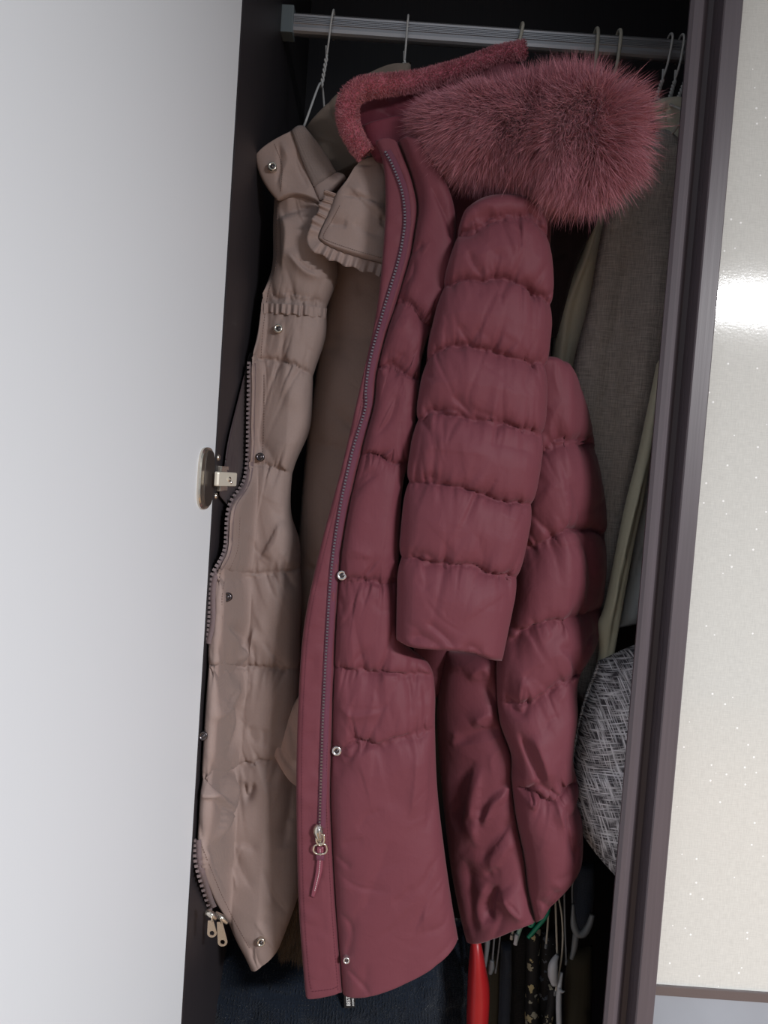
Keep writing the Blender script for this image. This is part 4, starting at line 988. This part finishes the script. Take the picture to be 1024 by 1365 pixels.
# zip facing in front
SP = patch('placket', rL, seam2, M['burg'], rc, top=[(500, 188), (515, 184), (530, 190)], bot=[(408, 1331), (430, 1328), (456, 1323)], y=0.074, T=0.009, Tb=0.01, wr=0.0014, wscale=30, wang=20, nexp=5, seed=205, res=2.0,
           folds=[([(516, 200), (538, 250), (543, 300), (533, 350), (512, 420), (492, 490), (489, 540), (472, 600), (455, 680), (443, 760), (437, 850), (432, 950), (430, 1050), (428, 1105)], 5, -0.003)],
           extra=lambda X, Y, U, V: 0.0010 * noise(Y / 14.0, U * 3.0, 77) * (U < 0.7))
zl = [(514, 203), (524, 222), (536, 255), (540, 290), (537, 320), (530, 352), (512, 412), (494, 478), (488, 520), (487, 545), (470, 602), (453, 680), (442, 760), (436, 850), (431, 950), (428, 1040), (426, 1104)]
ribbon('zipper_tape', SP, zl, -3, 8, M['burg_tape'], rc, 0.0012, n=120)
teeth('zipper_teeth', SP, zl, M['zsilver'], rc, 4.2, (0.0014, 0.0011, 0.0012), 0.003, 0.0)
stitches('stitching', SP, [(x + 7, y_) for x, y_ in rL[4:-1]] + [(416, 1322)], M['stitch'], rc, 4.0)
stitches('stitching', SP, [(x - 5, y_) for x, y_ in seam2[12:]], M['stitch'], rc, 4.0)
stitches('stitching', SP, [(416, 1322), (440, 1319), (452, 1315)], M['stitch'], rc, 4.0)
# slider, ring and leather pull
def sl_pt(px, py, l): return on(SP, px, py, l)
slz = tube('zipper_slider', [sl_pt(426, 1100, .004), sl_pt(424, 1106, .006), sl_pt(426, 1116, .006), sl_pt(427, 1122, .004)], [0.0050, 0.0072, 0.0056, 0.0030], M['nickel'], rc, 18, 12)
tube('slider_bridge', [sl_pt(424, 1101, .011), sl_pt(426, 1108, .014), sl_pt(427, 1117, .011)], 0.0017, M['silver'], slz, 14, 8)
tube('slider_link', [sl_pt(422, 1112, .009), sl_pt(422, 1122, .009), sl_pt(427, 1127, .008), sl_pt(432, 1122, .009), sl_pt(432, 1112, .009)], 0.0014, M['nickel'], slz, 24, 8)
tube('pull_ring', [sl_pt(422, 1126, .008), sl_pt(419, 1128, .007), sl_pt(418, 1134, .007), sl_pt(422, 1138, .006), sl_pt(428, 1138.5, .006), sl_pt(434, 1137, .006), sl_pt(436, 1132, .007), sl_pt(434, 1126, .008), sl_pt(428, 1125, .008), sl_pt(422, 1126, .008)], 0.0014, M['nickel'], slz, 50, 8)
yl = sl_pt(424, 1160, 0.004)[1]
lp = patch('leather_pull', [(422, 1128), (422, 1145), (420, 1165), (414, 1195)], [(432, 1128), (431.5, 1145), (429, 1165), (419, 1197)], M['leather'], slz, y=yl, T=0.0022, Tb=0.0015, wr=0.0, nexp=4, res=1.0, seed=211)
stitches('pull_stitching', lp, [(427, 1132), (427, 1145), (425, 1165), (419, 1190)], M['thread'], slz, 2.6, 0.6, 0.00035)
patch('leather_keeper', [(421, 1139), (421, 1147)], [(432.5, 1139), (432.5, 1147)], M['burg_tape'], slz, y=yl - 0.002, T=0.0018, Tb=0.004, wr=0.0, nexp=4, res=1.0, seed=212)
for px, py, r_, sf in ((533, 209, 0.0030, SF), (539, 331, 0.0036, SF), (490, 545, 0.0036, SF), (456, 767, 0.0066, SF), (449, 1001, 0.0066, SF), (462, 1280, 0.0046, SF)):
    snap(rc, sf, px, py, r_, M['silver'])
# lower side and back panels
r1L = [(596, 868), (584, 930), (584, 985), (590, 1060), (600, 1150), (612, 1215), (622, 1256)]
mid = [(664, 868), (662, 905), (666, 960), (681, 1005), (682, 1040), (688, 1090), (698, 1140), (703, 1185), (713, 1230)]
patch('side_panel', r1L, mid, M['burg'], rc, bot=[(622, 1256), (648, 1246), (680, 1232), (700, 1228), (713, 1230)], y=lambda X, Y: 0.185 - 0.0006 * (X - 590), T=0.032, Tb=0.02, nexp=2.4, wr=0.003, wscale=75, wang=118, seed=213, res=2.3, cap=(0.05, 0.03),
      folds=[([(625, 960), (650, 945), (672, 960)], 7, 0.010), ([(600, 985), (640, 965), (678, 972)], 6, -0.007), ([(640, 1090), (655, 1060), (684, 1043)], 6, 0.010), ([(636, 1085), (650, 1050), (680, 1035)], 5, -0.007),
             ([(636, 1140), (650, 1110), (686, 1080)], 8, -0.007), ([(632, 1120), (628, 1060), (640, 1010)], 9, 0.010), ([(612, 1100), (610, 1040), (630, 1000)], 10, -0.009), ([(648, 1150), (672, 1120), (692, 1110)], 7, 0.006),
             ([(650, 1215), (645, 1190), (660, 1165)], 6, -0.014), ([(665, 1170), (680, 1195), (705, 1215)], 14, 0.016), ([(640, 1225), (634, 1195), (645, 1160)], 8, 0.010), ([(618, 1130), (625, 1190), (632, 1240)], 9, -0.010), ([(640, 905), (655, 930), (664, 945)], 6, -0.008), ([(620, 900), (640, 885), (658, 900)], 7, 0.008)])
bR2 = [(738, 478), (762, 502), (786, 570), (800, 640), (806, 700), (804, 780), (796, 850), (770, 905), (768, 950), (762, 1005), (770, 1045), (765, 1060), (774, 1090), (774, 1150)]
SK = patch('back_panel', [(690, 478), (690, 560), (690, 640), (688, 720), (680, 800), (664, 868), (662, 905), (666, 960), (681, 1005), (682, 1040), (688, 1090), (698, 1140), (703, 1185), (713, 1230)], bR2, M['burg'], rc, bot=[(713, 1230), (722, 1215), (735, 1192), (774, 1150)],
           y=lambda X, Y: 0.118 + 0.0011 * np.clip(X - 745, 0, 200) * np.clip((900 - Y) / 60, 0, 1), T=0.048, Tb=0.04, nexp=2.2, seams=[[(690, 620), (720, 600), (755, 588), (800, 600)], [(690, 732), (715, 722), (740, 708), (765, 703), (810, 712)], [(680, 846), (705, 828), (735, 820), (765, 816), (806, 806)], [(666, 930), (700, 925), (730, 908), (757, 894), (775, 890)], [(682, 1045), (705, 1040), (725, 1050), (750, 1035), (775, 1040)]],
           puff=0.018, sw=9, ruff=0.006, wr=0.0022, wscale=80, wang=120, seed=215, res=2.3, cap=(0.02, 0.05),
           folds=[([(735, 610), (758, 680), (772, 760), (772, 820)], 5, -0.008), ([(685, 960), (700, 1000), (715, 1030)], 5, -0.012), ([(700, 960), (715, 1000), (722, 1028)], 9, 0.010), ([(690, 1050), (710, 1030), (735, 1045)], 5, -0.012), ([(700, 1060), (705, 1050), (702, 1040)], 5, 0.010), ([(728, 1030), (735, 1060), (748, 1100)], 7, 0.010), ([(744, 1050), (745, 1085), (758, 1130)], 6, -0.009),
                  ([(722, 1200), (726, 1175), (740, 1160)], 7, -0.009), ([(708, 1180), (722, 1190), (716, 1210)], 5, -0.007), ([(735, 850), (750, 860), (762, 890)], 6, -0.008), ([(672, 930), (690, 940), (700, 920)], 6, -0.010), ([(690, 890), (685, 915), (690, 930)], 6, 0.008)])
# sleeve
sL = [(613, 297), (602, 335), (588, 385), (566, 480), (553, 558), (541, 640), (531, 742), (529, 800), (528, 853)]
sR = [(724, 272), (734, 330), (738, 402), (731, 488), (727, 576), (713, 671), (693, 769), (683, 815), (669, 881)]
ss = [[(600, 312), (625, 318), (640, 312), (670, 300), (700, 298), (724, 314), (740, 318)], [(585, 383), (620, 381), (642, 383), (660, 376), (700, 392), (740, 407)], [(562, 482), (590, 470), (620, 466), (650, 474), (690, 485), (735, 490)], [(548, 561), (575, 553), (600, 553), (630, 562), (660, 567), (700, 576), (730, 579)], [(536, 642), (570, 645), (610, 648), (650, 664), (690, 670), (716, 672)], [(526, 743), (555, 744), (590, 748), (625, 752), (660, 763), (696, 770)]]
SS = patch('sleeve', sL, sR, M['burg'], rc, top=[(613, 297), (622, 280), (650, 266), (690, 264), (724, 272)], bot=[(528, 853), (550, 860), (585, 862), (625, 866), (650, 876), (669, 881)], y=0.055, T=0.040, Tb=0.04, seams=ss, puff=0.019, sw=9, ruff=0.006, wr=0.0016, wscale=75, wang=50, nexp=2.3, seed=217, res=2.1, cap=(0.05, 0.02), scallop=0.06,
           folds=[([(618, 345), (628, 365), (640, 380)], 4, -0.007), ([(606, 440), (620, 460), (634, 470)], 4, -0.006), ([(600, 530), (614, 545), (626, 558)], 4, -0.007), ([(560, 640), (575, 635), (585, 645)], 4, -0.006), ([(545, 740), (565, 735), (580, 748)], 4, -0.006), ([(545, 850), (560, 840), (590, 855)], 5, -0.007), ([(565, 820), (585, 835), (605, 855)], 5, -0.006), ([(690, 380), (698, 390), (712, 410)], 4, -0.006),
                  ([(612, 860), (622, 852), (640, 862)], 4, -0.007), ([(560, 600), (600, 590), (650, 610)], 9, 0.003), ([(640, 590), (690, 600), (715, 610)], 8, -0.003), ([(610, 820), (640, 790), (680, 780)], 10, 0.003), ([(615, 320), (625, 305), (655, 300)], 6, -0.006)])
# neck seam and collar stand
patch('collar', [(482, 168), (486, 190), (500, 214)], [(560, 150), (565, 185), (575, 225)], M['burg_dk'], rc, y=0.10, T=0.016, Tb=0.02, wr=0.004, wscale=30, wang=30, nexp=3, seed=219, res=2, cap=(0.1, 0.1))
# hood: lining, plush rim, outer shell, fur
patch('hood_lining', [(470, 118), (466, 140), (470, 165), (482, 195)], [(600, 90), (610, 130), (600, 170), (570, 200)], M['burg_dk'], rc, top=[(470, 118), (500, 105), (550, 97), (600, 90)], y=0.135, T=0.012, Tb=0.03, wr=0.003, wscale=60, wang=150, nexp=3, seed=221, res=2.5, cap=(0.1, 0.1),
      folds=[([(500, 150), (530, 160), (560, 150)], 10, -0.006)])
patch('hood_shell', [(590, 98), (585, 130), (600, 200), (640, 250)], [(680, 80), (750, 130), (800, 200), (800, 262)], M['burg'], rc, top=[(590, 98), (640, 86), (680, 80)], y=0.17, T=0.03, Tb=0.05, wr=0.003, nexp=2.4, seed=223, res=4, cap=(0.05, 0.05))
rim = [(487, 205, .085), (474, 186, .082), (464, 160, .08), (466, 132, .08), (484, 118, .085), (515, 113, .09), (550, 109, .10), (590, 98, .115), (630, 85, .13), (665, 72, .14), (698, 66, .145)]
C = spline([P(a, b, c) for a, b, c in rim], 90)
rr = np.interp(np.linspace(0, 1, 90), np.linspace(0, 1, 8), [0.011, 0.0135, 0.013, 0.012, 0.0105, 0.0095, 0.010, 0.0105])
pl = mesh_obj('plush_rim', *tube_vf(C, rr, 14), M['furcore'], rc)
p_, n_, t_ = tube_samples(C, rr, 22000)
strands('plush_pile', p_, n_, 0.0045, 0.0005, M['plush'], pl, droop=0.1, jitter=0.7, clump=0.5, cscale=120, seg=2)
furp = [(572, 168, .10), (600, 172, .075), (640, 177, .055), (700, 178, .045), (750, 182, .035), (785, 184, .015), (798, 184, -.008)]
C = spline([P(a, b, c) for a, b, c in furp], 80)
tt = np.linspace(0, 1, 80)
rr = np.interp(tt, [0, .08, .3, .5, .7, .86, .95, 1.0], [0.012, 0.026, 0.044, 0.043, 0.047, 0.051, 0.038, 0.006])
fr_ = mesh_obj('fur_trim', *tube_vf(C, rr, 22), M['furcore'], rc)
fr_['label'] = 'long-haired rose pink fur trim'
p_, n_, t_ = tube_samples(C, rr, 76000)
# extra hair on the blunt end
ph = rng.uniform(0, 2 * math.pi, 6000); rad = np.sqrt(rng.uniform(0, 1, 6000)) * 0.05
T_, N_, B_ = frames(C)
pe = C[-6] + (np.cos(ph) * rad)[:, None] * N_[-6] + (np.sin(ph) * rad)[:, None] * B_[-6] + T_[-6] * 0.012 * (1 - rad[:, None] / 0.05)
ne = (np.cos(ph) * rad / 0.04)[:, None] * N_[-6] + (np.sin(ph) * rad / 0.04)[:, None] * B_[-6] + T_[-6] * 0.55
ne /= np.linalg.norm(ne, axis=1)[:, None]
p_ = np.vstack([p_, pe]); n_ = np.vstack([n_, ne]); t_ = np.vstack([t_, np.tile(T_[-6], (6000, 1))])
flow = np.array([-0.15, 0, -0.28])[None, :] - 0.25 * t_ * np.clip((0.16 - p_[:, 0:1]) / 0.1, 0, 1)
fl_ = np.interp(p_[:, 0], [0.10, 0.16, 0.24], [0.030, 0.042, 0.047])
strands('fur_hair', p_, n_, fl_, 0.00042, M['fur'], fr_, flow=flow, droop=0.16, jitter=0.45, clump=0.55, cscale=38, seg=4)
